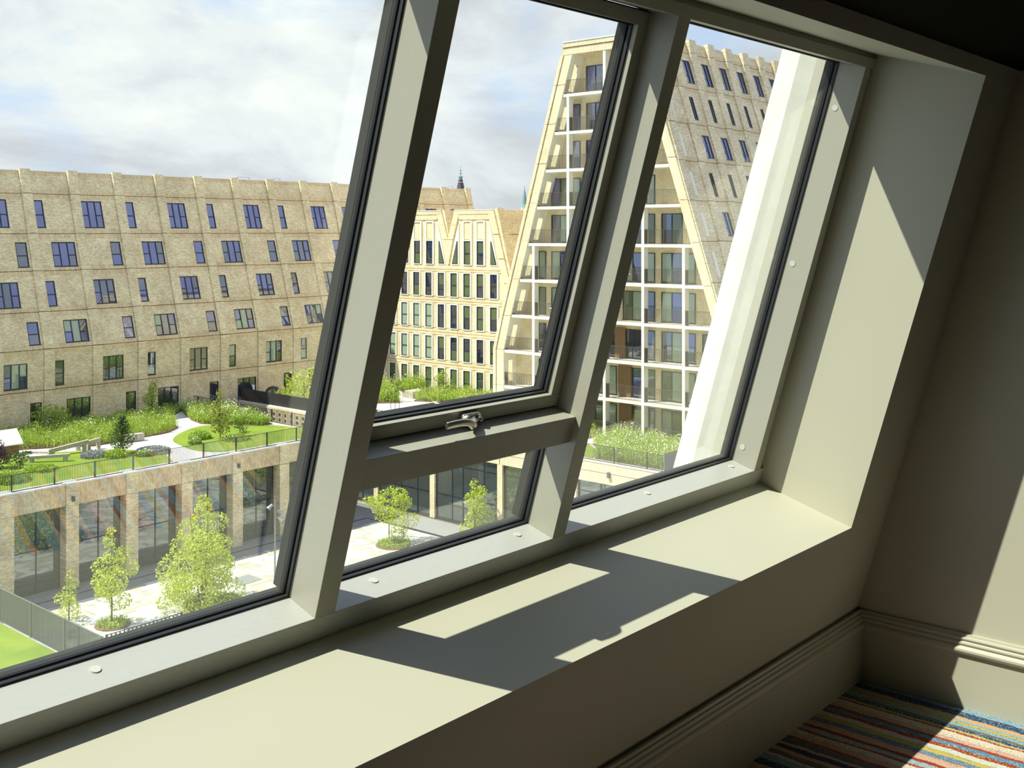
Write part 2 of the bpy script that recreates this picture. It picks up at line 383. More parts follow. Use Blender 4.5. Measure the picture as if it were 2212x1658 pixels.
# ---------------- the window
win = link('window_1', None, None, FW); tag(win, 'grey aluminium window with three bays, a hinged sash and slim mullions in the sloping wall', kind='structure')
NF, NB, NE = .389, .497, .546
UR = .5114; UHD = 2.0785; SJ = -.4345; M1 = (-2.5612, -2.4999); M2 = (-1.6653, -1.606); SJL = -3.74
wpart('bottom_rail', [(SLF, SR + .0, US - .002, UR, NF, NB)], METAL2, win, bevel=.0012)
wpart('outer_frame', [(SLF, SR, US, UR - .001, NB, NE), (SLF, SR, UHD + .001, UH, NB, NE), (SJ + .001, SR, UR, UHD, NB, NE), (SLF, SJL - .001, UR, UHD, NB, NE)] + [(m_[0] + .001, m_[1] - .001, UR, UHD, NB, .56) for m_ in (M1, M2)] + [(M1[1], M2[0], .814, .8935, NB, NE)], SPACER, win)
wpart('head_rail', [(SLF, SR, UHD, UHD + .036, NF, NB), (SLF, SR, UHD + .036, UH + .002, NF + .012, NB)], METAL, win, bevel=.0012)
wpart('jamb', [(SJ, SJ + .047, UR, UHD, NF, NB), (SJ + .047, SR + .002, UR - .01, UHD + .01, NF + .018, NB)], METAL, win, bevel=.0012)
wpart('jamb', [(SJL - .05, SJL, UR, UHD, NF, NB), (SLF, SJL - .05, UR, UHD, NF + .015, NB)], METAL, win, bevel=.0012)
for m in (M1, M2):
    wpart('mullion', [(m[0], m[1], UR, UHD, NF, NB)], METAL, win, bevel=.0012)
TU = (.813, .8945)
wpart('transom', [(M1[1], M2[0], TU[0], TU[1], .411, NB)], METAL, win, bevel=.0012)
def ring(s0, s1, u0, u1, w, n0, n1): return [(s0, s1, u0, u0 + w, n0, n1), (s0, s1, u1 - w, u1, n0, n1), (s0, s0 + w, u0 + w, u1 - w, n0, n1), (s1 - w, s1, u0 + w, u1 - w, n0, n1)]
def glazing(s0, s1, u0, u1, parent, dn=0.):
    nb = NB + dn
    wpart('gasket', ring(s0, s1, u0, u1, .005, nb - .004, nb + .004) + ring(s0 - .001, s1 + .001, u0 - .001, u1 + .001, .0035, nb + .004, nb + .008), GASKET, parent)
    wpart('spacer_bar', ring(s0 + .0002, s1 - .0002, u0 + .0002, u1 - .0002, .0055, nb + .012, nb + .024) + ring(s0 + .0003, s1 - .0003, u0 + .0003, u1 - .0003, .0035, nb + .024, nb + .030) + ring(s0 + .0002, s1 - .0002, u0 + .0002, u1 - .0002, .0045, nb + .030, nb + .040), SPACER, parent)
    mb = MB(); wb(mb, s0, s1, u0, u1, nb + .008, nb + .012)
    g = part('glass_pane', mb, GLASS, parent, M=FW)
    return g
glazing(SJL, M1[0], UR, UHD, win)
glazing(M1[1], M2[0], UR, TU[0], win)
glazing(M2[1], SJ, UR, UHD, win)
# opening sash
s0, s1, u0, u1 = M1[1] + .004, M2[0] - .003, TU[1] + .006, 2.0715
sw = .0385; SN = .4845
sash = wpart('opening_sash', ring(s0, s1, u0, u1, sw, SN, .507) + ring(s0, s1, u0, u1, sw - .001, .507, .512), METAL, win, bevel=.0012)
glazing(s0 + sw, s1 - sw, u0 + sw, u1 - sw, sash, .010)
wpart('sash_gasket', ring(s0 - .003, s1 + .002, u0 - .004, u1 + .004, .004, SN + .006, SN + .014), GASKET, sash)
# exterior edges of the black sash border
wpart('outer_bead', ring(s0, s1, u0, u1, sw - .0005, .512, .556), SPACER, sash)
# handle (lever pointing away from the hinge)
hs, hu = -2.062, .917
mb = MB()
def rounded(mb, cs, cu, hw, hh, n0, n1, r, k=5):
    pts = []
    for qx, qy, a0 in ((1, 1, 0), (-1, 1, 90), (-1, -1, 180), (1, -1, 270)):
        for j in range(k + 1):
            t = radians(a0 + 90 * j / k); pts.append((cs + qx * (hw - r) + r * cos(t), cu + qy * (hh - r) + r * sin(t)))
    mb.prism(pts, 2, -n1, -n0)
rounded(mb, hs + .006, hu, .038, .0145, .473, .4845, .012)
hd = part('handle', mb, CHROME, sash, M=FW); hd['label'] = 'satin steel lever handle'
md = hd.modifiers.new('bevel', 'BEVEL'); md.width = .002; md.segments = 2
mb = MB()
lever = [(hs + .014, hu - .002, -.478), (hs + .006, hu - .002, -.466), (hs - .008, hu - .002, -.452), (hs - .020, hu - .002, -.441), (hs - .030, hu + .003, -.435), (hs - .046, hu + .012, -.433), (hs - .072, hu + .016, -.433), (hs - .100, hu + .016, -.434), (hs - .130, hu + .014, -.435)]
def dense(P, Rr, k=4):
    out, ro = [], []
    for i in range(len(P) - 1):
        p0, p1, p2, p3 = (Vector(P[max(i - 1, 0)]), Vector(P[i]), Vector(P[i + 1]), Vector(P[min(i + 2, len(P) - 1)]))
        for j in range(k):
            t = j / k; out.append(.5 * ((2 * p1) + (p2 - p0) * t + (2 * p0 - 5 * p1 + 4 * p2 - p3) * t * t + (3 * p1 - p0 - 3 * p2 + p3) * t ** 3))
            ro.append((Rr[i][0] * (1 - t) + Rr[i + 1][0] * t, Rr[i][1] * (1 - t) + Rr[i + 1][1] * t))
    return out + [Vector(P[-1])], ro + [Rr[-1]]
mb.tube(*dense(lever, [(.0105, .0105), (.0095, .0095), (.0115, .011), (.012, .011), (.0105, .009), (.010, .007), (.010, .0065), (.010, .0065), (.0095, .006)]), 24)
hl = part('lever', mb, CHROME, hd, True, M=FW)
for f_ in hl.data.polygons:
    if len(f_.vertices) > 4: f_.use_smooth = False
mb = MB(); mb.tube([(hs + .030, hu + .002, -.476), (hs + .032, hu + .001, -.466), (hs + .034, hu - .004, -.458)], [(.007, .006), (.008, .006), (.005, .004)], 10)
part('lock_button', mb, CHROME, hd, True, M=FW)
# cover caps
def plug_mesh(axis):
    mb = MB(); pr = []
    for j in range(20):
        t = 2 * pi * j / 20; pr.append((.0115 * cos(t), .0115 * sin(t)))
    mb.prism(pr, axis, -.0006, .0018); me = mb.mesh('cover_cap', [PLUG]); return me
pm0, pm1 = plug_mesh(0), plug_mesh(1)
for u in (.578, 1.321, 1.915): link('cover_cap', pm0, win, FW @ T(SJ - .0008, u, -.4625))
for s in (-3.079, -1.7536, -.501, -1.07, -2.32): link('cover_cap', pm1, win, FW @ T(s, UR + .0006, -.455))

# ================================================================== OUR BUILDING OUTSIDE
mb = MB()
Mq = FW
def w2(s, u, n): return FW @ V(s, u, -n)
q = [(2.8198 + .35, 2.69), (3.0944 - .02, 2.5)]
# leaning concrete strut outside the third bay (chamfered section, seen past the jamb)
sec = [(3.0944, 2.5), (3.143, 2.675), (3.9, 3.06), (4.0, 2.6), (3.7, 2.371), (3.137, 2.371)]
pts = [(s, -n) for s, n in sec]
mb.prism([(a, b) for a, b in pts], 1, -24., 9.)
STR = plain('cast_concrete', (.66, .64, .52, 1), .85, var=.06, vscale=5, bump=.12, bscale=30, bdist=.01)
tag(part('concrete_strut', mb, STR, M=FW), 'pale leaning concrete strut with chamfered edges outside the narrow end of the window', 'column')

# ================================================================== COURTYARD GROUND
mb = MB(); mb.box(8, 130, 20, 130, -24.6, -24.06)
part('plaza_base', mb, MORT, kind='structure', label='plaza bed under the paving')
plz = empty('plaza_paving', (46, 60, -24), kind='structure', label='pale plaza paving with a camouflage pattern of cream and beige patches')
slab = MB(); slab.box(0.012, 2.988, .012, 1.488, -.06, 0); slabm = slab.mesh('paving_slab', [PLAZA])
cnt = 0
for i in range(12):
    for j in range(12):
        x = 28.5 + 3 * i; y = 51.5 + 1.5 * j
        if y > 67.9 or x > 61: continue
        link('paving_slab', slabm, plz, T(x, y, -24)); cnt += 1
mb = MB(); mb.box(8, 28.48, 20, 70, -24.06, -24); mb.box(28.5, 64.6, 30, 51.48, -24.06, -24); mb.box(64.52, 70, 30, 42, -24.06, -24)
part('paving_field', mb, PLAZA, plz)
g2 = empty('arcade_paving', (46, 70, -24), kind='structure', label='plain grey paving strip along the arcade, darkened for the podium shade')
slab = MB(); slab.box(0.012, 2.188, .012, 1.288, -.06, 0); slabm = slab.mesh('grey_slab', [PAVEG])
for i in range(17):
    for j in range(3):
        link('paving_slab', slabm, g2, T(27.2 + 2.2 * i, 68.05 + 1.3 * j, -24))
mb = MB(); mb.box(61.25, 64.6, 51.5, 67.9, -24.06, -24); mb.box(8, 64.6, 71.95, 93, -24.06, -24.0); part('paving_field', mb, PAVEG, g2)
mb = MB(); mb.box(27, 61.1, 69.35, 69.5, -24.0, -23.985); mb.box(61.08, 61.22, 51.5, 69.35, -24, -23.985)
tag(part('drain_channel', mb, DARKMETAL), 'thin dark drain channel in the plaza along the arcade', 'drain')
mb = MB(); mb.box(35.4, 36.4, 70.2, 70.6, -24, -23.98); tag(part('drain_grate', mb, DARKMETAL), 'small dark drain grate near the arcade piers', 'drain')
mb = MB(); mb.box(43.8, 45.6, 62.6, 64.2, -24, -23.975); tag(part('ground_grille', mb, plain('grille', (.25, .25, .24, 1), .6)), 'square grey grille set in the pale paving near the lamp mast', 'drain')

# lawn terrace, close below
mb = MB(); mb.box(8, 26.3, 25, 75, -24, -21.02); mb.box(26.3, 30.5, 25, 48.4, -24, -21.02)
part('terrace_wall', mb, PAVEG, kind='structure', label='grey retaining wall of the lawn terrace')
mb = MB(); mb.box(8, 26.2, 25, 74.9, -21.02, -20.98)
part('terrace_lawn', mb, LAWN, kind='structure', label='bright green lawn on the lower terrace behind the slatted fence')
def railing(name, p0, p1, z0, z1, step, bar, rail, mat, label, cat, posts=None, group=None, toprail=.04, parent=None, botrail=True):
    p0 = V(p0[0], p0[1], 0); p1 = V(p1[0], p1[1], 0); d = (p1 - p0); Ln = d.length; d.normalize(); nrm = V(-d.y, d.x, 0)
    if parent is None: t = empty(name, (p0.x, p0.y, z0), label=label, cat=cat, group=group)
    else: t = parent
    def bx(mb, a, b, w, za, zb):
        q = []
        for z in (za, zb):
            for k, sgn in ((a, -1), (b, -1), (b, 1), (a, 1)):
                q.append(tuple(p0 + d * k + nrm * (w * .5 * sgn) + V(0, 0, z)))
        mb.hexa(q)
    mb = MB(); k = 0.
    while k < Ln:
        bx(mb, k, k + bar, bar, z0 + .05, z1 - .01); k += step
    part('bars', mb, mat, t, kind='stuff')
    mb = MB(); bx(mb, 0, Ln, toprail, z1 - .03, z1)
    if botrail: bx(mb, 0, Ln, toprail, z0 + .03, z0 + .07)
    part('rails', mb, mat, t)
    if posts:
        k = posts[0]
        while k < Ln + .01:
            mb = MB(); bx(mb, k - .04, k + .04, .10, z0, z1 + .01); part('post', mb, mat, t); k += posts[1]
    return t
railing('slatted_fence', (26.35, 74), (26.35, 48.45), -21.02, -19.2, .11, .035, .04, plain('grey_green_steel', (.14, .15, .14, 1), .5), 'tall grey slatted steel fence above the lower lawn', 'fence', (0, 3.6), toprail=.07)
railing('low_railing', (26.4, 48.42), (30.4, 48.42), -21.02, -19.05, .22, .05, .04, RAIL, 'low barred railing joining the grey slatted fence beside the young trees', 'railing', (0, 4), toprail=.05)

# ================================================================== PODIUM (left, arcade)
pod = empty('arcade_building', (45, 70.6, -24), label='low brick building with a row of square piers and glazed bays under a roof garden', cat='building')
mb = MB(); mb.box(14, 59.6, 72.0, 92.9, -18.4, -17.06); part('roof_slab', mb, BX, pod)
mb = MB(); mb.box(14, 59.6, 71.6, 71.9, -24, -17.2, 0); mb.box(59.3, 59.6, 71.6, 92.9, -24, -17.2); part('inner_wall', mb, plain('dim_interior', (.045, .045, .04, 1), .8), pod)
pil = MB(); pil.box(0, .91, 0, .95, -24, -18.42); pilm = pil.mesh('brick_pier', [BX])
cols = [13.67 + 4.382 * k for k in range(-1, 12)]
lin_m = MB(); lin_m.box(.925, 4.37, .06, .95, -18.38, -16.97); lm = lin_m.mesh('brick_lintel', [BXV])
cp_m = MB(); cp_m.box(0, .91, -.03, .95, -18.38, -16.95); cpm = cp_m.mesh('brick_pier_head', [BX])
capm = MB(); capm.box(.91, 4.382, -.0, 1.0, -16.97, -16.90); capm = capm.mesh('coping', [CAP])
cap2 = MB(); cap2.box(0, .91, -.06, 1.0, -16.95, -16.86); cap2 = cap2.mesh('pier_coping', [CAP])
def shop_bay(parent, M, w, h, cols_, transoms, mat=G_SHOP):
    """glazed bay in frame M (x along, y up, z out), panes and bars"""
    mb = MB(); xs = [0] + cols_ + [w]; ys = [0] + transoms + [h]
    for x in xs: mb.box(x - .035, x + .035, 0, h, -.06, .05)
    for y in ys: mb.box(0, w, y - .03, y + .03, -.06, .045)
    fr = part('window_frame', mb, FR, parent, M=M)
    for i in range(len(xs) - 1):
        for j in range(len(ys) - 1):
            mb = MB(); mb.box(xs[i] + .03, xs[i + 1] - .03, ys[j] + .03, ys[j + 1] - .03, -.02, 0)
            part('pane', mb, mat, fr, M=M)
LMP = plain('wall_lamp_metal', (.10, .12, .13, 1), .5)
for i, x in enumerate(cols):
    x = 35.59 + 4.382 * (i - 5)
    if x > 56: break
    link('brick_pier', pilm, pod, T(x, 70.6, 0)); link('pier_head', cpm, pod, T(x, 70.6, 0)); link('pier_coping', cap2, pod, T(x, 70.6, 0))
    link('brick_lintel', lm, pod, T(x, 70.6, 0)); link('coping', capm, pod, T(x, 70.6, 0))
    if 26 < x: shop_bay(pod, frame((x + .91, 71.5, -24), (1, 0, 0), (0, 0, 1)), 3.47, 5.6, [1.85], [2.85])
x = 57.5
link('brick_pier', pilm, pod, T(x, 70.6, 0)); link('pier_head', cpm, pod, T(x, 70.6, 0)); link('pier_coping', cap2, pod, T(x, 70.6, 0))
mb = MB(); mb.box(58.4, 59.6, 70.6, 71.5, -24, -16.95); part('brick_corner', mb, BX, pod)
for x, z in ((36.05, -17.95), (49.2, -17.85)):
    mb = MB(); mb.box(x - .09, x + .09, 70.40, 70.56, z - .16, z + .16)
    tag(part('wall_lamp', mb, LMP), 'small dark wall lamp on the arcade brickwork ' + ('near the tall young tree' if x < 40 else 'by the lamp mast'), 'lamp')
railing('garden_railing', (14.9, 71.1), (59.5, 71.1), -16.92, -15.80, .115, .022, .04, RAIL, 'dark barred railing along the roof garden above the arcade', 'railing', (.06, 2.868), toprail=.05)
mb = MB(); mb.box(14, 59.6, 71.6, 92.9, -17.08, -17.0); part('garden_deck', mb, PATH, kind='structure', label='pale paved path winding through the roof garden')

def poly_slab(name, pts, z0, z1, mat, **k):
    # smooth the outline a little (Chaikin)
    for _ in range(2):
        q = []
        for i in range(len(pts)):
            a = pts[i]; b = pts[(i + 1) % len(pts)]
            q += [(.75 * a[0] + .25 * b[0], .75 * a[1] + .25 * b[1]), (.25 * a[0] + .75 * b[0], .25 * a[1] + .75 * b[1])]
        pts = q
    mb = MB(); mb.prism(pts, 2, z0, z1); return part(name, mb, mat, **k)
lawn1 = [(48.3, 77.2), (48.8, 79.2), (50.5, 81.2), (53, 82.9), (55.0, 83.5), (58, 80), (59.3, 77), (59.5, 71.4), (52, 71.4), (49.2, 71.9), (47.9, 73.6), (47.9, 75.4)]
lawn2 = [(14, 71.4), (44.2, 71.3), (45.0, 73.2), (45.8, 75.8), (45.0, 77.8), (43.5, 79.6), (42.3, 80.6), (38.2, 82.9), (35.5, 83.2), (14, 82)]
poly_slab('garden_lawn', lawn1, -17.0, -16.95, LAWN, kind='structure', label='mown green lawn in the bend of the roof garden path')
poly_slab('garden_lawn', lawn2, -17.0, -16.95, LAWN, kind='structure', label='lawn with play beams beside the garden railing')

def inpoly(x, y, P):
    c = False; j = len(P) - 1
    for i in range(len(P)):
        if (P[i][1] > y) != (P[j][1] > y) and x < (P[j][0] - P[i][0]) * (y - P[i][1]) / (P[j][1] - P[i][1]) + P[i][0]: c = not c
        j = i
    return c
def leafquad(mb, p, size, up=.3, m=0, asp=.55):
    d = V(random.gauss(0, 1), random.gauss(0, 1), random.gauss(up, .8)).normalized()
    e = d.cross(V(random.gauss(0, 1), random.gauss(0, 1), random.gauss(0, 1))).normalized()
    a = d * size * .5; b = e * size * asp * .5; p = Vector(p)
    mb.quad([p - a, p - b * .9, p + a, p + b * .9], m)
def blade(mb, p, h, w, m=0):
    a = random.uniform(0, 2 * pi); e = V(cos(a), sin(a), 0) * w; t = V(random.gauss(0, .22), random.gauss(0, .22), 1) * h; p = Vector(p)
    mb.quad([p - e, p + e, p + t * .6 + e * .7, p + t], m)
def meadow(name, P, z, n, hs, mats, flowers, label, cat='plants', hmap=None, fl_m=1, big=1.):
    xs = [p[0] for p in P]; ys = [p[1] for p in P]; mb = MB(); k = 0
    while k < n:
        x = random.uniform(min(xs), max(xs)); y = random.uniform(min(ys), max(ys))
        if not inpoly(x, y, P): continue
        k += 1
        h = random.uniform(*hs) * (.6 + .8 * (.5 + .5 * sin(x * 1.9 + 1.3 * sin(y * 1.1)) * sin(y * 1.7 + x * .6)))
        if hmap: h *= hmap(x, y)
        blade(mb, (x + random.gauss(0, .06), y + random.gauss(0, .06), z), h, random.uniform(.015, .035) * big)
        for q in range(6): leafquad(mb, (x + random.gauss(0, .13), y + random.gauss(0, .13), z + h * random.uniform(.3, 1.)), random.uniform(.07, .17) * big, .5)
        if random.random() < flowers: leafquad(mb, (x, y, z + h * 1.03), .11 * big, 0, random.choice(fl_m) if isinstance(fl_m, list) else fl_m, 1.)
    return tag(part(name, mb, mats, kind='stuff'), label, cat)
bedA = [(30, 86), (38, 85.3), (40, 84.3), (43.6, 81.9), (47.2, 82.2), (50.5, 82.6), (52.4, 84), (53.2, 86.5), (54.5, 89), (58.5, 92.5), (30, 92.5)]
bedB = [(54.8, 84.3), (55.3, 86.5), (57.5, 91.5), (58.9, 92), (59.2, 84), (58.9, 79.5), (57.6, 79.4), (56.3, 81.4)]
mb = MB(); mb.prism(bedA, 2, -17, -16.9); mb.prism(bedB, 2, -17, -16.9)
part('planting_soil', mb, MULCH, kind='structure', label='soil of the roof garden beds')
FLW = [LF_MEAD, FLOWER, FLOWR, FLOWY]
meadow('wildflower_bed', bedA, -16.92, 9000, (.45, 1.1), FLW, .10, 'wide bed of tall green wildflowers in front of the long brick building', hmap=lambda x, y: 1.05 if y < 89 else .62, fl_m=[1] * 12 + [2, 3, 3])
meadow('wildflower_bed', bedB, -16.92, 3300, (.5, 1.0), FLW, .28, 'bed of white flowering plants beside the light court fence', hmap=lambda x, y: 1.1, fl_m=[1] * 14 + [2])
def blob(mb, c, r, n, size, m=0, flat=1., up=.3, hollow=.5):
    for _ in range(n):
        while True:
            d = V(random.uniform(-1, 1), random.uniform(-1, 1), random.uniform(-1, 1))
            if d.length <= 1: break
        d = d.normalized() * (d.length ** hollow)
        leafquad(mb, (c[0] + d.x * r, c[1] + d.y * r, c[2] + d.z * r * flat), size * random.uniform(.6, 1.3), up, m)
def tree(name, x, y, z, blobs, trunk_h, r, mat, label, n=120, size=.28, cat='tree', group=None, stems=1, lean=(0, 0)):
    t = empty(name, (x, y, z), label=label, cat=cat, group=group)
    mb = MB()
    top = max(b[2] for b in blobs)
    for k in range(stems):
        a = 2 * pi * k / max(1, stems) + .4; sx = cos(a) * .25 * (stems > 1); sy = sin(a) * .25 * (stems > 1)
        pts = [(x + sx * .4, y + sy * .4, z), (x + sx, y + sy, z + trunk_h), (x + sx * 3 + lean[0], y + sy * 3 + lean[1], z + trunk_h + (top - trunk_h) * .85)]
        mb.tube(pts, [r, r * .8, r * .25], 7)
    for b in blobs[::2]:
        zz = min(b[2], trunk_h + .3); mb.tube([(x, y, z + max(zz - .5, trunk_h * .8)), (x + b[0] * .8, y + b[1] * .8, z + b[2])], [r * .4, r * .12], 5)
    part('trunk', mb, BARK, t)
    mb = MB()
    for b in blobs: blob(mb, (x + b[0], y + b[1], z + b[2]), b[3], int(n * b[3] ** 2 / .25), size, 0, b[4] if len(b) > 4 else 1.)
    part('foliage', mb, mat, t, kind='stuff')
    return t
def column_blobs(h0, h1, rmax, k, prof=lambda t: 1., jit=.3):
    out = []
    for i in range(k):
        t = (i + .5) / k; rr = rmax * prof(t); a = random.uniform(0, 2 * pi); d = rr * jit * random.uniform(.4, 1.2)
        out.append((cos(a) * d, sin(a) * d, h0 + (h1 - h0) * t, rr * random.uniform(.55, .9), .8))
    return out
cone = lambda t: max(.12, 1.05 - t) ** .8
oval = lambda t: max(.2, sin(pi * min(1, t * .92 + .10))) ** .7
# young trees on the plaza
tree('young_tree', 32.8, 64.7, -24, column_blobs(.3, 3.7, .95, 9, cone, .7), 1.0, .05, LF_LIME, 'smallest lime green young tree, nearest the slatted fence', 110, .17)
tree('young_tree', 34.3, 62.3, -24, column_blobs(1.3, 6.0, 1.15, 13, lambda t: (1.1 if .25 < t < .55 else .75) if t < .7 else .38, .7), 1.8, .06, LF_LIME, 'slender young tree with bare lower stem in a round bed beside the fence', 110, .18)
tree('young_tree', 39.8, 61.0, -24, column_blobs(.6, 7.0, 2.0, 22, lambda t: (.95 if t < .45 else .72) if t < .78 else .34, .75) + [(-1.6, .2, 1.3, .9, .7), (-2.3, .6, .7, .6, .7), (1.4, .2, 1.3, .8, .7), (.9, -.4, 2.4, 1.1)], .9, .07, LF_LIME, 'largest lime green bushy tree in front of the arcade', 85, .19, stems=3)
tree('young_tree', 57.5, 62.7, -24, column_blobs(1.9, 4.3, 1.15, 8, lambda t: 1. if t < .7 else .6, .8) + [(-1.6, .6, 3.4, .5, .6), (1.2, .0, 3.0, .5)], 1.9, .05, LF_LIME, 'young tree with thin stem seen through the low middle pane', 120, .18)
tree('young_shrub', 58.2, 61.8, -24, column_blobs(.2, 2.8, .95, 8, oval, .8), .5, .04, LF_LIME, 'loose leafy shrub sharing the round bed with the thin young tree', 80, .16, cat='shrub')
tree('young_tree', 63.2, 59.0, -24, column_blobs(.2, 4.5, 1.1, 12, lambda t: 1. if t < .6 else (.75 if t < .8 else .3), .6), .8, .06, LF_LIME, 'young tree standing against the glazed brick-piered front', 120, .18)
def disc(name, x, y, r, label, sx=1.):
    t = empty(name, (x, y, -24), label=label, cat='planter')
    mb = MB(); mb.prism([(x + r * sx * cos(2 * pi * k / 28), y + r * sin(2 * pi * k / 28)) for k in range(28)], 2, -24, -23.93); part('mulch', mb, MULCH, t)
    mb = MB()
    for k in range(int(260 * r * r)):
        a = random.uniform(0, 2 * pi); d = r * .95 * random.random() ** .5
        blade(mb, (x + d * cos(a) * sx, y + d * sin(a), -23.93), random.uniform(.1, .3), .03); leafquad(mb, (x + d * cos(a) * sx, y + d * sin(a), -23.8 + random.uniform(0, .15)), .16, .6)
    part('ground_cover', mb, LF_MEAD, t, kind='stuff')
disc('planting_bed', 34.3, 62.2, 1.05, 'round planting bed at the foot of the slender young tree')
disc('planting_bed', 40.6, 61.0, 1.9, 'round mulched planting bed under the largest bushy tree')
disc('planting_bed', 57.2, 61.9, 1.35, 'round planting bed under the thin young tree and shrub')
# lamp mast
STEEL = plain('galvanised_steel', (.30, .32, .34, 1), .4, metal=.6)
def mast(x, y, h, heads, label):
    t = empty('lamp_mast', (x, y, -24), label=label, cat='lamp')
    mb = MB(); mb.tube([(x, y, -24), (x, y, -24 + h * .3), (x, y, -24 + h)], [.075, .06, .045], 10); part('pole', mb, STEEL, t)
    for z, dx, dy in heads:
        mb = MB(); mb.tube([(x, y, -24 + z), (x + dx * .25, y + dy * .25, -24 + z + .02)], .025, 6)
        mb.tube([(x + dx * .2, y + dy * .2, -24 + z + .12), (x + dx * .34, y + dy * .34, -24 + z + .02), (x + dx * .55, y + dy * .55, -24 + z - .16)], [.07, .10, .17], 12)
        part('spotlight', mb, STEEL, t)
mast(46.0, 61.7, 5.6, [(5.15, -.75, .4), (4.75, .7, -.5), (4.3, .45, -.8)], 'thin steel lamp mast with three spotlights in front of the arcade')
mb = MB(); 
t = empty('bollard_light', (31.3, 60.6, -24), label='short dark bollard with two lamp heads beside the slatted fence', cat='lamp')
mb.tube([(31.3, 60.6, -24), (31.3, 60.6, -22.9)], .06, 8); part('post', mb, RAIL, t)
for dz in (.55, .85):
    mb = MB(); mb.tube([(31.2, 60.7, -24 + dz), (30.85, 60.95, -24 + dz - .05)], [.07, .14], 8); part('spotlight', mb, RAIL, t)

# garden things on the roof
def conifer(x, y, z, h, r, mat, label):
    t = empty('conifer', (x, y, z), label=label, cat='tree'); mb = MB(); mb.tube([(x, y, z), (x, y, z + h * .97)], [.06, .01], 6); part('trunk', mb, BARK, t)
    mb = MB(); k = 0; zz = .12 * h
    while zz < h:
        rr = r * (1 - zz / h) ** .75 + .05; nb = 8
        for b in range(nb):
            a = 2 * pi * b / nb + k * .5 + random.gauss(0, .15); ln = rr * random.uniform(.75, 1.15)
            for q in range(14):
                f_ = (q + 1) / 14; p = V(x + cos(a) * ln * f_, y + sin(a) * ln * f_, z + zz + ln * .45 * f_ * f_)
                for _ in range(2): leafquad(mb, p + V(random.gauss(0, .04), random.gauss(0, .04), random.gauss(0, .03)), .22, .8, 0, .3)
        zz += h * .075; k += 1
    part('foliage', mb, mat, t, kind='stuff')
conifer(43.5, 77.5, -16.95, 2.9, 1.15, LF_DARK, 'dark green conifer beside the lavender on the roof garden')
tree('garden_tree', 52.2, 77.4, -16.95, column_blobs(.5, 3.9, .85, 14, lambda t: 1. if t < .55 else (.55 if t < .8 else .4), .8), .7, .05, LF_OLIVE, 'olive brown windblown tree on the round lawn', 90, .2)
tree('garden_tree', 53.6, 90.2, -16.95, column_blobs(.3, 3.3, .75, 12, lambda t: 1. if t < .6 else .6, .7), .5, .05, LF_BUSH, 'twisted garden tree standing against the long brick facade', 90, .2)
tree('garden_shrub', 44.1, 89.9, -16.95, column_blobs(.4, 2.1, 1.35, 9, lambda t: 1.05 - .5 * t, .9), .4, .05, LF_BUSH, 'spreading green shrub in front of the glazed brick doorway', 60, .22, cat='shrub')
tree('garden_shrub', 34.8, 79.2, -16.95, column_blobs(.2, 2.2, .8, 7, oval, .6), .3, .05, LF_PURP, 'dark purple shrub at the end of the roof garden by the playhouse', 90, .2, cat='shrub')
tree('garden_shrub', 36.0, 78.2, -16.95, column_blobs(.2, 1.3, .8, 6, oval, .8), .2, .04, LF_DARK, 'dark green shrub in front of the playhouse', 80, .2, cat='shrub')
tree('garden_shrub', 54.6, 77.6, -16.95, column_blobs(.1, 1.2, .7, 6, oval, .9), .2, .03, LF_DARK, 'low dark shrub next to the windblown tree', 70, .18, cat='shrub')
def clump(x, y, r, h, mats, label, n=500, fl=0., m=-16.95, size=.16):
    mb = MB()
    for _ in range(n):
        a = random.uniform(0, 2 * pi); d = r * random.random() ** .5; px, py = x + d * cos(a), y + d * sin(a); hh = h * (1 - .5 * (d / r) ** 2) * random.uniform(.5, 1.1)
        blade(mb, (px, py, m), hh, .03); leafquad(mb, (px, py, m + hh * .8), size, .6)
        if random.random() < fl: leafquad(mb, (px, py, m + hh), .1, 0, 1, 1.)
    return tag(part('plant_clump', mb, mats, kind='stuff'), label, 'plants')
clump(41.4, 77.9, .95, .6, [LF_LAV, FLOWER], 'pale lavender clump behind the garden railing by the play beams')
clump(45.2, 75.9, 1.3, .6, [LF_LAV, FLOWER], 'violet lavender clump on the path side of the dark conifer', 800)
clump(42.6, 76.6, .9, .7, [LF_MEAD, FLOWER], 'fresh green clump at the foot of the dark conifer', 600)
clump(44.2, 75.4, .7, .5, [LF_BUSH, FLOWER], 'yellow green groundcover below the dark conifer', 400, .2)
clump(50.8, 78.2, .9, .8, [LF_MEAD, FLOWER], 'tall grass clump beside the windblown tree', 500)
clump(49.3, 76.6, .5, .55, [LF_BUSH, FLOWER], 'small pale plant at the tip of the round lawn', 260, .3)
clump(52.4, 75.4, 1.1, .35, [LF_BUSH, FLOWER], 'low groundcover in mulch behind the railing under the windblown tree', 400, .1)
clump(33.6, 74.5, 1.3, .8, [LF_BUSH, FLOWER], 'leafy border clump at the corner of the garden railing', 700)
clump(36.6, 76.4, 1.2, .45, [LF_MEAD, FLOWER], 'low grassy clump in front of the balance beam', 600)
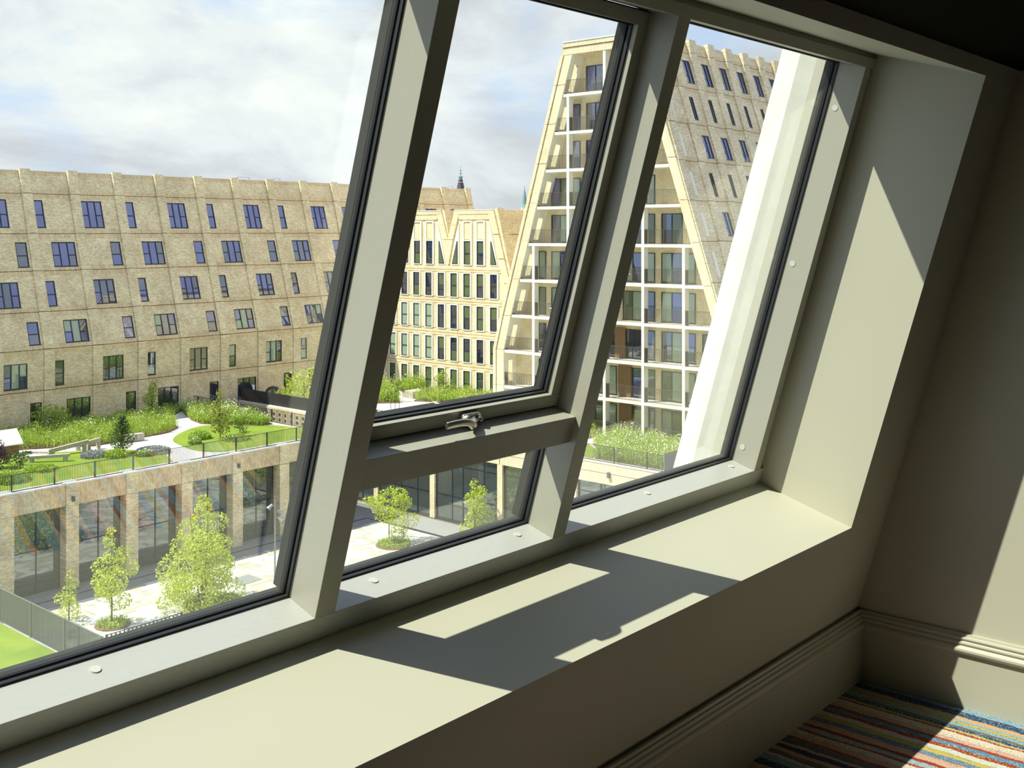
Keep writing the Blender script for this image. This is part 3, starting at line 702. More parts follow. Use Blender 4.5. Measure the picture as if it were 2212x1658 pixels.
# playhouse
ph = empty('playhouse', (36.9, 83.2, -16.95), label='little wooden playhouse with a white sloping roof', cat='playhouse')
mb = MB(); mb.box(36.1, 37.9, 82.5, 84.1, -16.95, -15.95); part('walls', mb, WOODB, ph)
mb = MB(); mb.hexa([(35.9, 82.2, -16.05), (38.1, 82.2, -16.05), (38.1, 83.3, -15.05), (35.9, 83.3, -15.05), (35.9, 82.2, -15.98), (38.1, 82.2, -15.98), (38.1, 83.3, -14.98), (35.9, 83.3, -14.98)])
mb.hexa([(35.9, 83.3, -15.05), (38.1, 83.3, -15.05), (38.1, 84.4, -16.05), (35.9, 84.4, -16.05), (35.9, 83.3, -14.98), (38.1, 83.3, -14.98), (38.1, 84.4, -15.98), (35.9, 84.4, -15.98)])
part('roof', mb, WHITE, ph)
mb = MB(); mb.prism([(82.5, -15.95), (84.1, -15.95), (83.3, -15.15)], 0, 36.15, 37.85); part('gable', mb, WOODB, ph)
def beam(p0, p1, w, h, mat, label, name='balance_beam', cat='beam', legs=True):
    p0 = Vector(p0); p1 = Vector(p1); d = (p1 - p0).normalized(); nr = d.cross(V(0, 0, 1)).normalized() * w * .5; up = V(0, 0, h)
    t = empty(name, p0, label=label, cat=cat)
    mb = MB(); mb.hexa([p0 - nr, p1 - nr, p1 + nr, p0 + nr, p0 - nr + up, p1 - nr + up, p1 + nr + up, p0 + nr + up]); part('beam', mb, mat, t)
    if legs:
        for f_ in (.1, .9):
            c = p0.lerp(p1, f_)
            if c.z > -16.85: mb = MB(); mb.box(c.x - .12, c.x + .12, c.y - .12, c.y + .12, -16.95, c.z); part('foot', mb, mat, t)
beam((39.3, 80.7, -16.75), (42.2, 80.2, -16.35), .28, .3, WOODW, 'long weathered timber beam rising over the play lawn')
beam((42.3, 80.5, -16.5), (43.4, 80.7, -16.4), .26, .28, WOODW, 'short weathered timber beam beyond the long one')
beam((37.2, 79.6, -16.7), (39.5, 77.8, -16.6), .3, .2, WOODW, 'nearest weathered timber beam, beside the sandpit')
beam((37.6, 82.0, -16.95), (38.4, 82.5, -16.95), .2, .25, WOODW, 'short edge timber at the back of the sandpit', 'sandpit_timber', legs=False)
beam((38.5, 82.5, -16.95), (39.6, 81.0, -16.95), .2, .25, WOODW, 'long edge timber of the sandpit', 'sandpit_timber', legs=False)
mb = MB(); mb.prism([(37.4, 81.8), (38.4, 82.4), (39.5, 81.0), (38.2, 80.2)], 2, -16.95, -16.85); tag(part('sandpit', mb, plain('pale_sand', (.62, .58, .5, 1), .9, var=.1)), 'small pale sandpit edged with timbers', 'sandpit')
mb = MB(); mb.lathe([(.2, 0), (.2, .5), (.19, .52)], (42.0, 81.4, -16.95), 14); tag(part('timber_stump', mb, WOODW), 'upright grey timber stump beside the play beam', 'stump')
beam((46.0, 81.5, -16.95), (47.5, 81.3, -16.95), .6, .55, WOODW, 'grey timber bench block at the edge of the flower bed', 'garden_bench', 'bench', legs=False)

# ================================================================== PODIUM B (right, under the tower) and light court
pb = empty('glazed_building', (65, 57, -24), label='low glazed building with slim brick piers below the balcony tower', cat='building')
mb = MB(); mb.box(65.3, 125, 42.4, 92.9, -18.4, -17.06); part('roof_slab', mb, BY, pb)
mb = MB(); mb.box(65.6, 66, 42.6, 92.7, -24, -18.4); part('inner_wall', mb, plain('dark_interior', (.03, .03, .028, 1), .8), pb)
mb = MB(); mb.box(66, 100, 42.4, 42.8, -24, -17.06); part('end_wall', mb, BX, pb)
for y0, y1 in ((42.4, 57.8), (57.85, 72.4), (72.45, 92.9)):
    mb = MB(); mb.box(64.85, 65.35, y0 + .02, y1 - .02, -18.48, -17.72); part('brick_band', mb, BYV, pb)
    mb = MB(); mb.box(64.85, 65.35, y0 + .02, y1 - .02, -17.67, -16.98); part('brick_band', mb, BYV, pb)
mb = MB(); mb.box(64.80, 65.5, 42.35, 92.9, -16.98, -16.90); part('coping', mb, CAP, pb)
for y in (43.1, 50.4, 57.8, 65.42, 72.45, 79.8, 87.1):
    mb = MB(); mb.box(64.85, 65.4, y - .28, y + .28, -24, -18.5); part('brick_pier', mb, BYV, pb)
F2 = lambda y: frame((65.1, y, -24), (0, -1, 0), (0, 0, 1))
for ya, yb_, cc in ((57.52, 50.68, (55.57, 53.2)), (65.14, 58.08, (63.27, 62.04, 59.7)), (72.17, 65.7, (69.39, 67.38)), (79.5, 72.7, (78.1, 76.0, 74.42)), (50.12, 43.4, (48, 45.8)), (86.8, 80.1, (84.5, 82.2))):
    shop_bay(pb, F2(ya), ya - yb_, 5.5, sorted(ya - c for c in cc), [2.13, 4.7] if ya < 66 else [2.13])
mb = MB(); mb.box(64.66, 64.84, 47.0, 47.2, -17.95, -17.55); tag(part('wall_lamp', mb, LMP), 'small grey wall lamp on the brick band under the tower garden', 'lamp')
mb = MB(); mb.box(64.6, 64.84, 74, 92.8, -18.5, -17.0); part('perforated_wall', mb, BYV, pb)
hol = MB()
for j in range(14):
    for k in range(2): hol.box(64.57, 64.62, 75 + j * .9, 75.25 + j * .9, -18.2 + k * .5, -17.95 + k * .5)
part('perforations', hol, MORT, pb, kind='stuff')
mb = MB(); mb.box(65.0, 65.04, 74.2, 92.8, -16.9, -15.7)
bal = empty('solid_balustrade', (65.0, 83, -16.9), label='dark solid balustrade above the pale coping beyond the light court', cat='railing')
for k in range(7):
    mb = MB(); mb.box(65.0, 65.04, 74.2 + 2.66 * k + .02, 74.2 + 2.66 * (k + 1) - .02, -16.9, -15.7); part('panel', mb, RAIL, bal)
railing('light_court_railing', (59.55, 71.6), (59.55, 92.8), -17.0, -15.85, .115, .022, .04, RAIL, 'dark barred railing along the light court beside the flower bed', 'railing', (0.06, 2.9))
railing('tower_garden_railing', (65.0, 72.6), (65.0, 42.5), -16.92, -15.72, .115, .022, .04, RAIL, 'dark barred railing in front of the tower garden seen through the narrow pane', 'railing', (-.0 + .1, 2.86))
sf = empty('solid_fence', (65, 42.5, -17), label='solid grey fence panels at the corner of the tower garden', cat='fence')
for k in range(5):
    mb = MB(); mb.box(65.05 + 2 * k, 67.0 + 2 * k, 42.45, 42.52, -16.95, -15.6); part('panel', mb, plain('fence_grey', (.16, .15, .14, 1), .6) if k == 0 else bpy.data.materials['fence_grey'], sf)
mb = MB(); mb.box(65.4, 125, 42.5, 92.9, -17.08, -17.0); part('tower_garden_deck', mb, PATH, kind='structure', label='pale path in the garden between the tower and the gabled building')
bedC = [(65.6, 42.9), (73.2, 42.9), (73.4, 47.5), (73.3, 52.0), (70.2, 52.6), (68, 50.2), (65.6, 49.0)]
bedD = [(78.3, 71.3), (82.4, 71.3), (82.4, 80.6), (79.0, 81.4), (76.2, 79.4), (77.8, 75.5), (76.5, 72.5)]
bedE = [(80.3, 84.0), (82.5, 84.0), (82.5, 87.6), (80.0, 86.8)]
bedF = [(74.5, 79.6), (76.8, 82.6), (78.8, 86.0), (78.4, 89.5), (73.4, 89.5), (72.4, 81.5)]
bedG = [(70.5, 54.5), (73.3, 54.2), (73.4, 60), (70, 58)]
mb = MB()
for b in (bedC, bedD, bedE, bedF, bedG): mb.prism(b, 2, -17, -16.9)
part('planting_soil', mb, MULCH, kind='structure', label='soil of the tower garden beds')
mb = MB(); mb.prism([(65.5, 49.2), (68, 50.4), (70.0, 52.9), (69.6, 56), (65.5, 60)], 2, -17, -16.94); part('tower_lawn', mb, LAWN, kind='structure', label='strip of lawn behind the tower garden railing')
meadow('wildflower_bed', bedC, -16.92, 3600, (.6, 1.25), FLW, .22, 'meadow bed with many white flowers at the foot of the balcony tower', fl_m=1)
meadow('wildflower_bed', bedD, -16.92, 3000, (.5, 1.1), FLW, .12, 'meadow bed with red and white dots in front of the gabled building', fl_m=[1] * 5 + [2])
meadow('wildflower_bed', bedE, -16.92, 600, (.8, 1.5), FLW, .08, 'rounded flower bed against the gabled facade beside the pale path')
meadow('wildflower_bed', bedF, -16.92, 1900, (.7, 1.6), FLW, .10, 'tall leafy planting beside the pale path and dark mullion', fl_m=1)
meadow('wildflower_bed', bedG, -16.92, 500, (.6, 1.2), FLW, .1, 'green planting behind the tower garden path', fl_m=1)
tree('garden_tree', 80.4, 79.4, -16.95, column_blobs(.5, 2.9, .85, 8, oval, .8), .8, .05, LF_BUSH, 'small rounded tree in the meadow in front of the gabled building', 80, .2)
tree('garden_tree', 74.8, 80.6, -16.95, column_blobs(.3, 2.4, .9, 7, cone, .8), .5, .05, LF_DARK, 'dark leafy shrub tree close beside the wide dark mullion', 60, .2)
mb = MB(); mb.box(77.2, 79.4, 80.6, 82.2, -17, -16.35); mb.box(77.3, 79.3, 80.7, 82.1, -16.4, -16.3); tag(part('raised_planter', mb, WOODW), 'grey raised planter box beside the pale path', 'planter')
br = empty('bicycle_rack', (71.9, 77.6, -17), label='black hoop bicycle rack on the pale path above the window rail', cat='rack')
for k in range(3):
    mb = MB(); cx = 71.5 + .3 * k; cy = 77.7 - .25 * k
    mb.tube([(cx + .3 * cos(a) * .7, cy + .3 * cos(a) * .7, -16.68 + .32 * sin(a)) for a in [2 * pi * i / 16 for i in range(17)]], .02, 6, cap=False); part('hoop', mb, RAIL, br)
tree('terrace_tree', 67.6, 86.0, -16.95, [(random.uniform(-1.2, 1.2), random.uniform(-1.2, 1.2), random.uniform(.8, 3.0), random.uniform(.6, .9)) for _ in range(12)], 1., .07, LF_LIME, 'bright green tree on the terrace beyond the light court', 45, .24)
tree('terrace_shrub', 66.6, 87.9, -16.95, [(random.uniform(-1.2, 1.2), random.uniform(-.8, .8), random.uniform(.5, 1.5), .6) for _ in range(7)], .4, .05, LF_LIME, 'pale green shrub peeping over the dark balustrade', 45, .22, cat='shrub')
mb = MB(); mb.lathe([(.75, 0), (.85, .6), (.7, 1.1), (.4, 1.35), (.05, 1.45)], (67.3, 90.6, -17), 20); tag(part('garden_cover', mb, RAIL, smooth=True), 'black rounded cover standing behind the dark balustrade', 'cover')

# ================================================================== facade tools
def panel(mb, a0, a1, b0, b1, c0, c1, holes=(), soldier=0.):
    """brick panel in a facade frame; soldier bands of upright bricks top and bottom (material 1)"""
    A_ = sorted({a0, a1} | {h[0] for h in holes} | {h[1] for h in holes})
    B_ = sorted({b0, b1} | {h[2] for h in holes} | {h[3] for h in holes} | ({b0 + soldier, b1 - soldier} if soldier else set()))
    A_ = [a for a in A_ if a0 <= a <= a1]; B_ = [b for b in B_ if b0 <= b <= b1]
    for i in range(len(A_) - 1):
        for j in range(len(B_) - 1):
            am, bm = (A_[i] + A_[i + 1]) / 2, (B_[j] + B_[j + 1]) / 2
            if any(h[0] < am < h[1] and h[2] < bm < h[3] for h in holes): continue
            mt = 1 if soldier and (bm < b0 + soldier or bm > b1 - soldier) else 0
            mb.box(A_[i], A_[i + 1], B_[j], B_[j + 1], c0, c1, mt)
PC = {}
def pane_mesh(w, h, mat):
    k = (round(w, 3), round(h, 3), mat.name)
    if k not in PC:
        mb = MB(); mb.box(0, w, 0, h, -.02, 0); PC[k] = mb.mesh('pane', [mat])
    return PC[k]
WC = {}
def window(parent, M, w, h, kind, mats, fw=.075):
    """frame mesh with children panes; kinds: n split, W three columns, d door, D wide door, t tower pair"""
    if kind == 'n': cols, spl = [(0, w)], [.47]
    elif kind == 'W': cols, spl = [(0, w * .33), (w * .33, w * .67), (w * .67, w)], [.47, None, .47]
    elif kind == 'd': cols, spl = [(0, w)], [None]
    elif kind == 'D': cols, spl = [(0, w * .34), (w * .34, w * .66), (w * .66, w)], [None] * 3
    elif kind == 'E': cols, spl = [(0, w * .5), (w * .5, w)], [None] * 2
    elif kind == 't': cols, spl = [(0, w * .5), (w * .5, w)], [.34, None]
    elif kind == 's': cols, spl = [(0, w)], [.47]
    key = (round(w, 3), round(h, 3), kind, fw)
    rects = []
    for (a, b), s in zip(cols, spl):
        if s is None: rects.append((a, b, 0, h))
        else: rects += [(a, b, 0, h * s), (a, b, h * s, h)]
    if key not in WC:
        mb = MB(); mb.box(-.0, w, -.0, fw, -.1, .03); mb.box(0, w, h - fw, h, -.1, .03); mb.box(0, fw, fw, h - fw, -.1, .03); mb.box(w - fw, w, fw, h - fw, -.1, .03)
        for a, b in cols[1:]: mb.box(a - fw * .5, a + fw * .5, fw, h - fw, -.1, .03)
        for (a, b), s in zip(cols, spl):
            if s: mb.box(a + .02, b - .02, h * s - fw * .5, h * s + fw * .5, -.1, .028)
        mb.box(-.03, w + .03, -.05, .0, -.1, .07)
        WC[key] = mb.mesh('window', [FR])
    o = link('window', WC[key], parent, M)
    e = fw * .45
    for r in rects:
        pm = pane_mesh(r[1] - r[0] - 2 * e, r[3] - r[2] - 2 * e, random.choice(mats))
        link('pane', pm, o, M @ T(r[0] + e, r[2] + e, -.03))
    return o

# ================================================================== LONG BRICK BUILDING
YB, ZK = 92.9, -10.2; PH = radians(17.5); PIT = 4.455; PX0 = 44.83; PW = .97
FV = frame((0, YB, 0), (1, 0, 0), (0, 0, 1)); FI = frame((0, YB, ZK), (1, 0, 0), (0, sin(PH), cos(PH)))
lb = empty('long_brick_building', (62, YB, -24), label='long brown brick apartment building with sloping upper storeys and square windows', cat='building')
XE = 103.78; VT = 16.42
mb = MB(); mb.box(14, XE, -24, ZK, -1.2, -.13); part('wall', mb, MORT, lb, M=FV)
mb = MB(); mb.box(14, XE, 0, VT, -1.2, -.13); part('wall', mb, MORT, lb, M=FI)
top = FI @ V(0, VT, 0)
mb = MB(); mb.prism([(YB + .5, -24), (YB + .5, ZK), (top.y + .6, top.z - .15), (top.y + 6.5, top.z - .15), (YB + 17, ZK), (YB + 17, -24)], 0, 14, XE - .05, ms=0); part('body', mb, BX, lb)
mb = MB(); mb.box(14, XE, VT, VT + .06, -1.0, .06); part('coping', mb, CAP, lb, M=FI)
stor = [('V', -17.2, -13.78, 'F', -17.0, -14.75), ('V', -13.72, -10.23, 'E', -13.43, -11.28), ('I', .03, 3.31, 'D', .43, 2.48), ('I', 3.37, 7.02, 'C', 3.8, 6.1),
        ('I', 7.08, 10.47, 'B', 7.41, 9.71), ('I', 10.53, 14.24, 'A', 11.07, 13.68), ('I', 14.30, VT, None, 0, 0)]
gap = .02
fieldC = {}
for si, (fm, b0, b1, row, wb0, wb1) in enumerate(stor):
    F_ = FV if fm == 'V' else FI
    # pilaster
    pm_ = MB()
    if si < 5: pm_.box(gap, PW - gap, b0, b1, -.13, .13)
    elif si == 5: pm_.hexa([(gap, b0, -.13), (PW - gap, b0, -.13), (PW - gap, b0, .13), (gap, b0, .13), (gap, b1, -.13), (PW - gap, b1, -.13), (PW - gap, b1, .17), (gap, b1, .17)])
    else: pm_.hexa([(gap, b0, -.13), (PW - gap, b0, -.13), (PW - gap, b0, .17), (gap, b0, .17), (gap, b1 + .1, -.13), (PW - gap, b1 + .1, -.13), (PW - gap, b1 + .1, .36), (gap, b1 + .1, .36)])
    pme = pm_.mesh('pilaster_panel', [BX])
    for k in range(-6, 14):
        xl = PX0 + PIT * k
        if xl + PW > XE: continue
        link('pilaster_panel', pme, lb, F_ @ T(xl, 0, 0))
        xf = xl + PW; wf = PIT - PW
        if xf + wf > XE + .1: continue
        even = k % 2 == 0; hole = None; kind = None
        if row in ('A', 'C', 'E'):
            kind = 'n' if even else 'W'; w_ = .93 if even else 2.12; x0_ = -.06
            hole = (x0_ + 0.0, x0_ + w_)
        elif row in ('B', 'D', 'F'):
            kind = 'W' if even else 'n'; w_ = 2.22 if even else 1.02; x1_ = wf - .17; hole = (x1_ - w_, x1_)
        if hole: hole = (max(hole[0], 0.0), hole[1])
        key = (si, kind)
        if key not in fieldC:
            m_ = MB(); hs_ = [] if not hole else [(hole[0], hole[1], wb0, wb1)]
            panel(m_, 0, wf, b0, b1, -.13, 0, hs_, .42); fieldC[key] = m_.mesh('brick_panel', [BX, BXV])
        link('brick_panel', fieldC[key], lb, F_ @ T(xf, 0, 0))
        if hole and xf > 26 and not (row in 'EF' and xf > 84):
            mats = {'A': [G_SKY], 'B': [G_SKY, G_SKY, G_DARK], 'C': [G_SKY, G_DARK], 'D': [G_DARK, G_SKY, G_CURT], 'E': [G_GREEN, G_DARK, G_CURT], 'F': [G_DARK]}[row]
            kd = {'n': 'd', 'W': 'D'}[kind] if row == 'F' else kind
            window(lb, F_ @ T(xf + hole[0], wb0, -.06), hole[1] - hole[0], wb1 - wb0, kd, mats)
# roof rails
for x in (39.5, 68.5, 73.5, 101.0):
    b = FI @ V(x, VT + .1, -1.5)
    t = empty('roof_rail', b, label='thin steel rail frame on the long roof ' + {39.5: 'at the edge of the view', 68.5: 'above the middle windows', 73.5: 'near the wide dark mullion', 101.0: 'beside the dark spire'}[x], cat='rail')
    w_ = 1.6 if x == 68.5 else .9
    mb = MB(); P = [b, b + V(w_ * .4, 0, .75), b + V(w_ * 1.3, 0, .75), b + V(w_ * 1.7, 0, 0)]
    mb.tube(P, .02, 5); part('rail', mb, STEEL, t)
    for q in P[1:3]:
        mb = MB(); mb.tube([q, V(q.x, q.y, b.z - .1)], .018, 5); part('post', mb, STEEL, t)

# ================================================================== GABLED BUILDING
XM = 82.7
gb = empty('gabled_building', (XM, 82, -17), label='pale brick building with zigzag gables, white window surrounds and tall narrow windows', cat='building')
prof = [(70.8, -17), (70.8, -10.2), (72.36, -4.87), (74.49, 2.20), (79.99, 2.20), (80.98, -.82), (81.98, 2.20), (87.45, 2.20), (89.6, -4.87), (92.85, -4.87), (92.85, -17)]
mb = MB(); mb.prism(prof, 0, XM, 118, 0, 1); part('wall', mb, [BY, BX], gb)
def yz(name, pts, x0, x1, mat, parent=gb, **k):
    mb = MB(); mb.prism(pts, 0, x0, x1, **k); return part(name, mb, mat, parent)
# gable trims
P_ = .10
yz('gable_trim', [(79.99, 2.25), (74.49, 2.25), (74.62, 1.80), (79.83, 1.80)], XM - P_ - .03, XM, BYV)
yz('gable_trim', [(79.80, 1.76), (74.66, 1.76), (75.22, 1.26), (79.30, 1.26)], XM - P_, XM, BYV)
yz('gable_trim', [(81.98, 2.25), (87.45, 2.25), (87.3, 1.80), (82.13, 1.80)], XM - P_ - .03, XM, BYV)
yz('gable_trim', [(82.16, 1.76), (87.26, 1.76), (86.75, 1.26), (82.7, 1.26)], XM - P_, XM, BYV)
def slope_trim(o0, o1, w, name='gable_trim', cuts=3):
    for k in range(cuts):
        a = k / cuts + .004; b = (k + 1) / cuts - .004
        L_ = lambda t, d: (o0[0] + (o1[0] - o0[0]) * t + d, o0[1] + (o1[1] - o0[1]) * t)
        yz(name, [L_(a, 0), L_(b, 0), L_(b, w), L_(a, w)], XM - P_ - .02, XM, BY)
slope_trim((74.49, 2.2), (70.8, -10.2), .85, cuts=5); slope_trim((87.45, 2.2), (89.6, -4.87), -.85)
slope_trim((79.99, 2.2), (80.98, -.82), -.75, cuts=2); slope_trim((81.98, 2.2), (80.98, -.82), .75, cuts=2)
yz('gable_trim', [(80.98, -.86), (80.24, -.86), (80.85, -3.5), (81.11, -3.5), (81.72, -.86)], XM - P_ - .01, XM, BYV)
# horizontal bands with joints
for zt, zb in ((-3.58, -3.95), (-4.01, -4.2), (-6.95, -7.27), (-7.33, -7.55), (-10.32, -10.64), (-10.70, -10.92), (-13.68, -14.0), (-14.06, -14.32)):
    yl = 73.5 if zt > -4.5 else (72.6 if zt > -7.6 else 71.8)
    for y0, y1 in ((yl, 79.55), (79.57, 85.6), (85.62, 92.8 if zt < -4.3 else 89.0)):
        yz('brick_band', [(y0, zb), (y1, zb), (y1, zt), (y0, zt)], XM - .07, XM, BYV)
ycent = [73.97 + .475 + 1.878 * k for k in range(10)]
rows = [(-3.4, -.98), (-6.79, -4.37), (-10.15, -7.71), (-13.52, -11.12), (-16.95, -14.47)]
def surround(y0, y1, z0, z1, w=.14, zt=None):
    mb = MB(); zt = z1 + w * .7 if zt is None else zt
    mb.box(XM - .14, XM, y0 - w, y0, z0 - .1, zt); mb.box(XM - .14, XM, y1, y1 + w, z0 - .1, zt); mb.box(XM - .14, XM, y0, y1, z0 - .12, z0); mb.box(XM - .14, XM, y0, y1, z1, z1 + w * .7)
    if zt > z1 + .5: mb.box(XM - .14, XM, y0, y1, zt - .12, zt)
    part('window_surround', mb, WHITE, gb)
for ri, (z0, z1) in enumerate(rows):
    for k, yc in enumerate(ycent):
        if ri == 0: continue
        if ri == 1 and k > 7: continue
        y0, y1 = yc - .475, yc + .475
        surround(y0, y1, z0, z1)
        kd = 's' if ri < 4 else ('d' if k in (3, 4, 6) else 's')
        mats = [G_GREEN, G_DARK] if not (ri in (2, 3) and k >= 5) else [G_CURT]
        window(gb, frame((XM - .03, y1, z0), (0, -1, 0), (0, 0, 1)) @ T(0, 0, .04), .95, z1 - z0, kd, mats, .06)
        # brick pier beside
        if k < 9 and yc + 1.2 < 92:
            yz('brick_pier', [(y1 + .2, z0 - .05), (y1 + .73, z0 - .05), (y1 + .73, z1 + .1), (y1 + .2, z1 + .1)], XM - .05, XM, BYV)
for yc in (76.31, 78.15, 83.72, 85.59):
    y0, y1 = yc - .475, yc + .475; z0, z1 = rows[0]
    surround(y0, y1, z0, z1, .16, 1.12)
    yz('infill_panel', [(y0 + .02, z1 + .2), (y1 - .02, z1 + .2), (y1 - .02, .95), (y0 + .02, .95)], XM - .06, XM, BY)
    window(gb, frame((XM - .03, y1, z0), (0, -1, 0), (0, 0, 1)) @ T(0, 0, .04), .95, z1 - z0, 's', [G_GREEN, G_DARK], .06)
for y0, dy in ((74.9, -1), (79.53, 1), (82.33, -1), (87.0, 1)):       # triangular windows under the slopes
    sl = .30
    w_ = .84
    tri = lambda e, z0, z1: [(y0 + dy * e * -1, z0), (y0 + dy * (w_ + e), z0), (y0 + dy * (w_ + e - (z1 - z0) * sl), z1), (y0 - dy * e, z1)]
    yz('window_surround', [(y0 - dy * .15, -3.5), (y0 + dy * (w_ + .13), -3.5), (y0 + dy * .02, .35), (y0 - dy * .15, .85)], XM - .09, XM, WHITE)
    fo = yz('window', [(y0, -3.38), (y0 + dy * w_, -3.38), (y0 + dy * .12, -1.0), (y0, -1.0)], XM - .12, XM - .05, FR)
    yz('pane', [(y0 + dy * .07, -3.3), (y0 + dy * (w_ - .13), -3.3), (y0 + dy * .12, -1.25), (y0 + dy * .07, -1.1)], XM - .13, XM - .1, G_GREEN, fo)
yz('coping', [(79.99, 2.2), (74.49, 2.2), (74.49, 2.27), (79.99, 2.27)], XM - .16, 118, CAP); yz('coping', [(81.98, 2.2), (87.45, 2.2), (87.45, 2.27), (81.98, 2.27)], XM - .16, 118, CAP)
FS = frame((XM, 72.36, -4.87), (1, 0, 0), (0, 2.13, 7.07)); FS2 = frame((XM, 80.98, -.82), (1, 0, 0), (0, 1.0, 3.02))
for k in range(5):
    m_ = MB(); x = 0.05 + 4.455 * k
    m_.hexa([(x, -5.4, 0), (x + .95, -5.4, 0), (x + .95, -5.4, .12), (x, -5.4, .12), (x, 7.5, 0), (x + .95, 7.5, 0), (x + .95, 7.5, .42), (x, 7.5, .42)]); part('pilaster_panel', m_, BX, gb, M=FS)
    m_ = MB(); m_.box(x + 1.0, x + 4.42, 4.75, 4.80, 0, .03); m_.box(x + 1.0, x + 4.42, 1.2, 1.25, 0, .03); m_.box(x + 1.0, x + 4.42, -2.3, -2.25, 0, .03); part('joint', m_, MORT, gb, M=FS)
    m_ = MB(); m_.hexa([(x, 0, 0), (x + .95, 0, 0), (x + .95, 0, .1), (x, 0, .1), (x, 3.2, 0), (x + .95, 3.2, 0), (x + .95, 3.2, .35), (x, 3.2, .35)]); part('pilaster_panel', m_, BX, gb, M=FS2)

# ================================================================== BALCONY TOWER
XT = 73.7; DP = 1.7
tw = empty('balcony_tower', (XT, 54, -17), label='tall tapering brick tower with rows of concrete framed balconies', cat='building')
def yl(z): return 58.28 + max(0, min(16.18 - z, 26.4)) * .3075
def yr(z): return 45.1 + .323 * max(z, -10.2)
body = [(yr(-17), -17), (yr(-10.2), -10.2), (yr(16.15), 16.1), (yl(16.15), 16.1), (yl(-10.2), -10.2), (yl(-17), -17)]
mb = MB(); mb.prism([(p[0] + (.3 if i < 3 else -.3), p[1]) for i, p in enumerate(body)], 0, XT + DP, 112, 0, 1); part('wall', mb, [BY, BX], tw)
def tz(name, pts, x0, x1, mat, parent=tw):
    mb = MB(); mb.prism(pts, 0, x0, x1); return part(name, mb, mat, parent)
slabs = [11.78, 8.58, 5.38, 2.18, -1.02, -4.22, -7.42, -10.62, -13.82, -17.0]
cuts_ = [15.1, 12.6, 9.3, 5.9, 2.5, -.85, -4.2, -7.5, -10.6, -13.8, -17]
WL, WR = 1.22, .85
for i in range(len(cuts_) - 1):
    a, b = cuts_[i] - .02, cuts_[i + 1] + .02
    tz('brick_band', [(yl(a), a), (yl(b), b), (yl(b) - .32, b), (yl(a) - .32, a)], XT - .12, XT + .5, BY)
    tz('brick_band', [(yl(a) - .36, a), (yl(b) - .36, b), (yl(b) - WL, b), (yl(a) - WL, a)], XT - .04, XT + .45, BY)
    tz('brick_band', [(yr(a), a), (yr(b), b), (yr(b) + .25, b), (yr(a) + .25, a)], XT - .12, XT + .5, BY)
    tz('brick_band', [(yr(a) + .28, a), (yr(b) + .28, b), (yr(b) + WR, b), (yr(a) + WR, a)], XT - .04, XT + .45, BY)
tz('brick_band', [(yr(16.15), 16.15), (yl(16.15), 16.15), (yl(15.75), 15.75), (yr(15.75), 15.75)], XT - .12, XT + DP, BYV)
tz('brick_band', [(yr(15.7), 15.7), (yl(15.7), 15.7), (yl(15.12), 15.12), (yr(15.12), 15.12)], XT - .04, XT + DP, BYV)
tz('coping', [(yr(16.15), 16.15), (yl(16.15), 16.15), (yl(16.15), 16.24), (yr(16.15), 16.24)], XT - .18, 112, CAP)
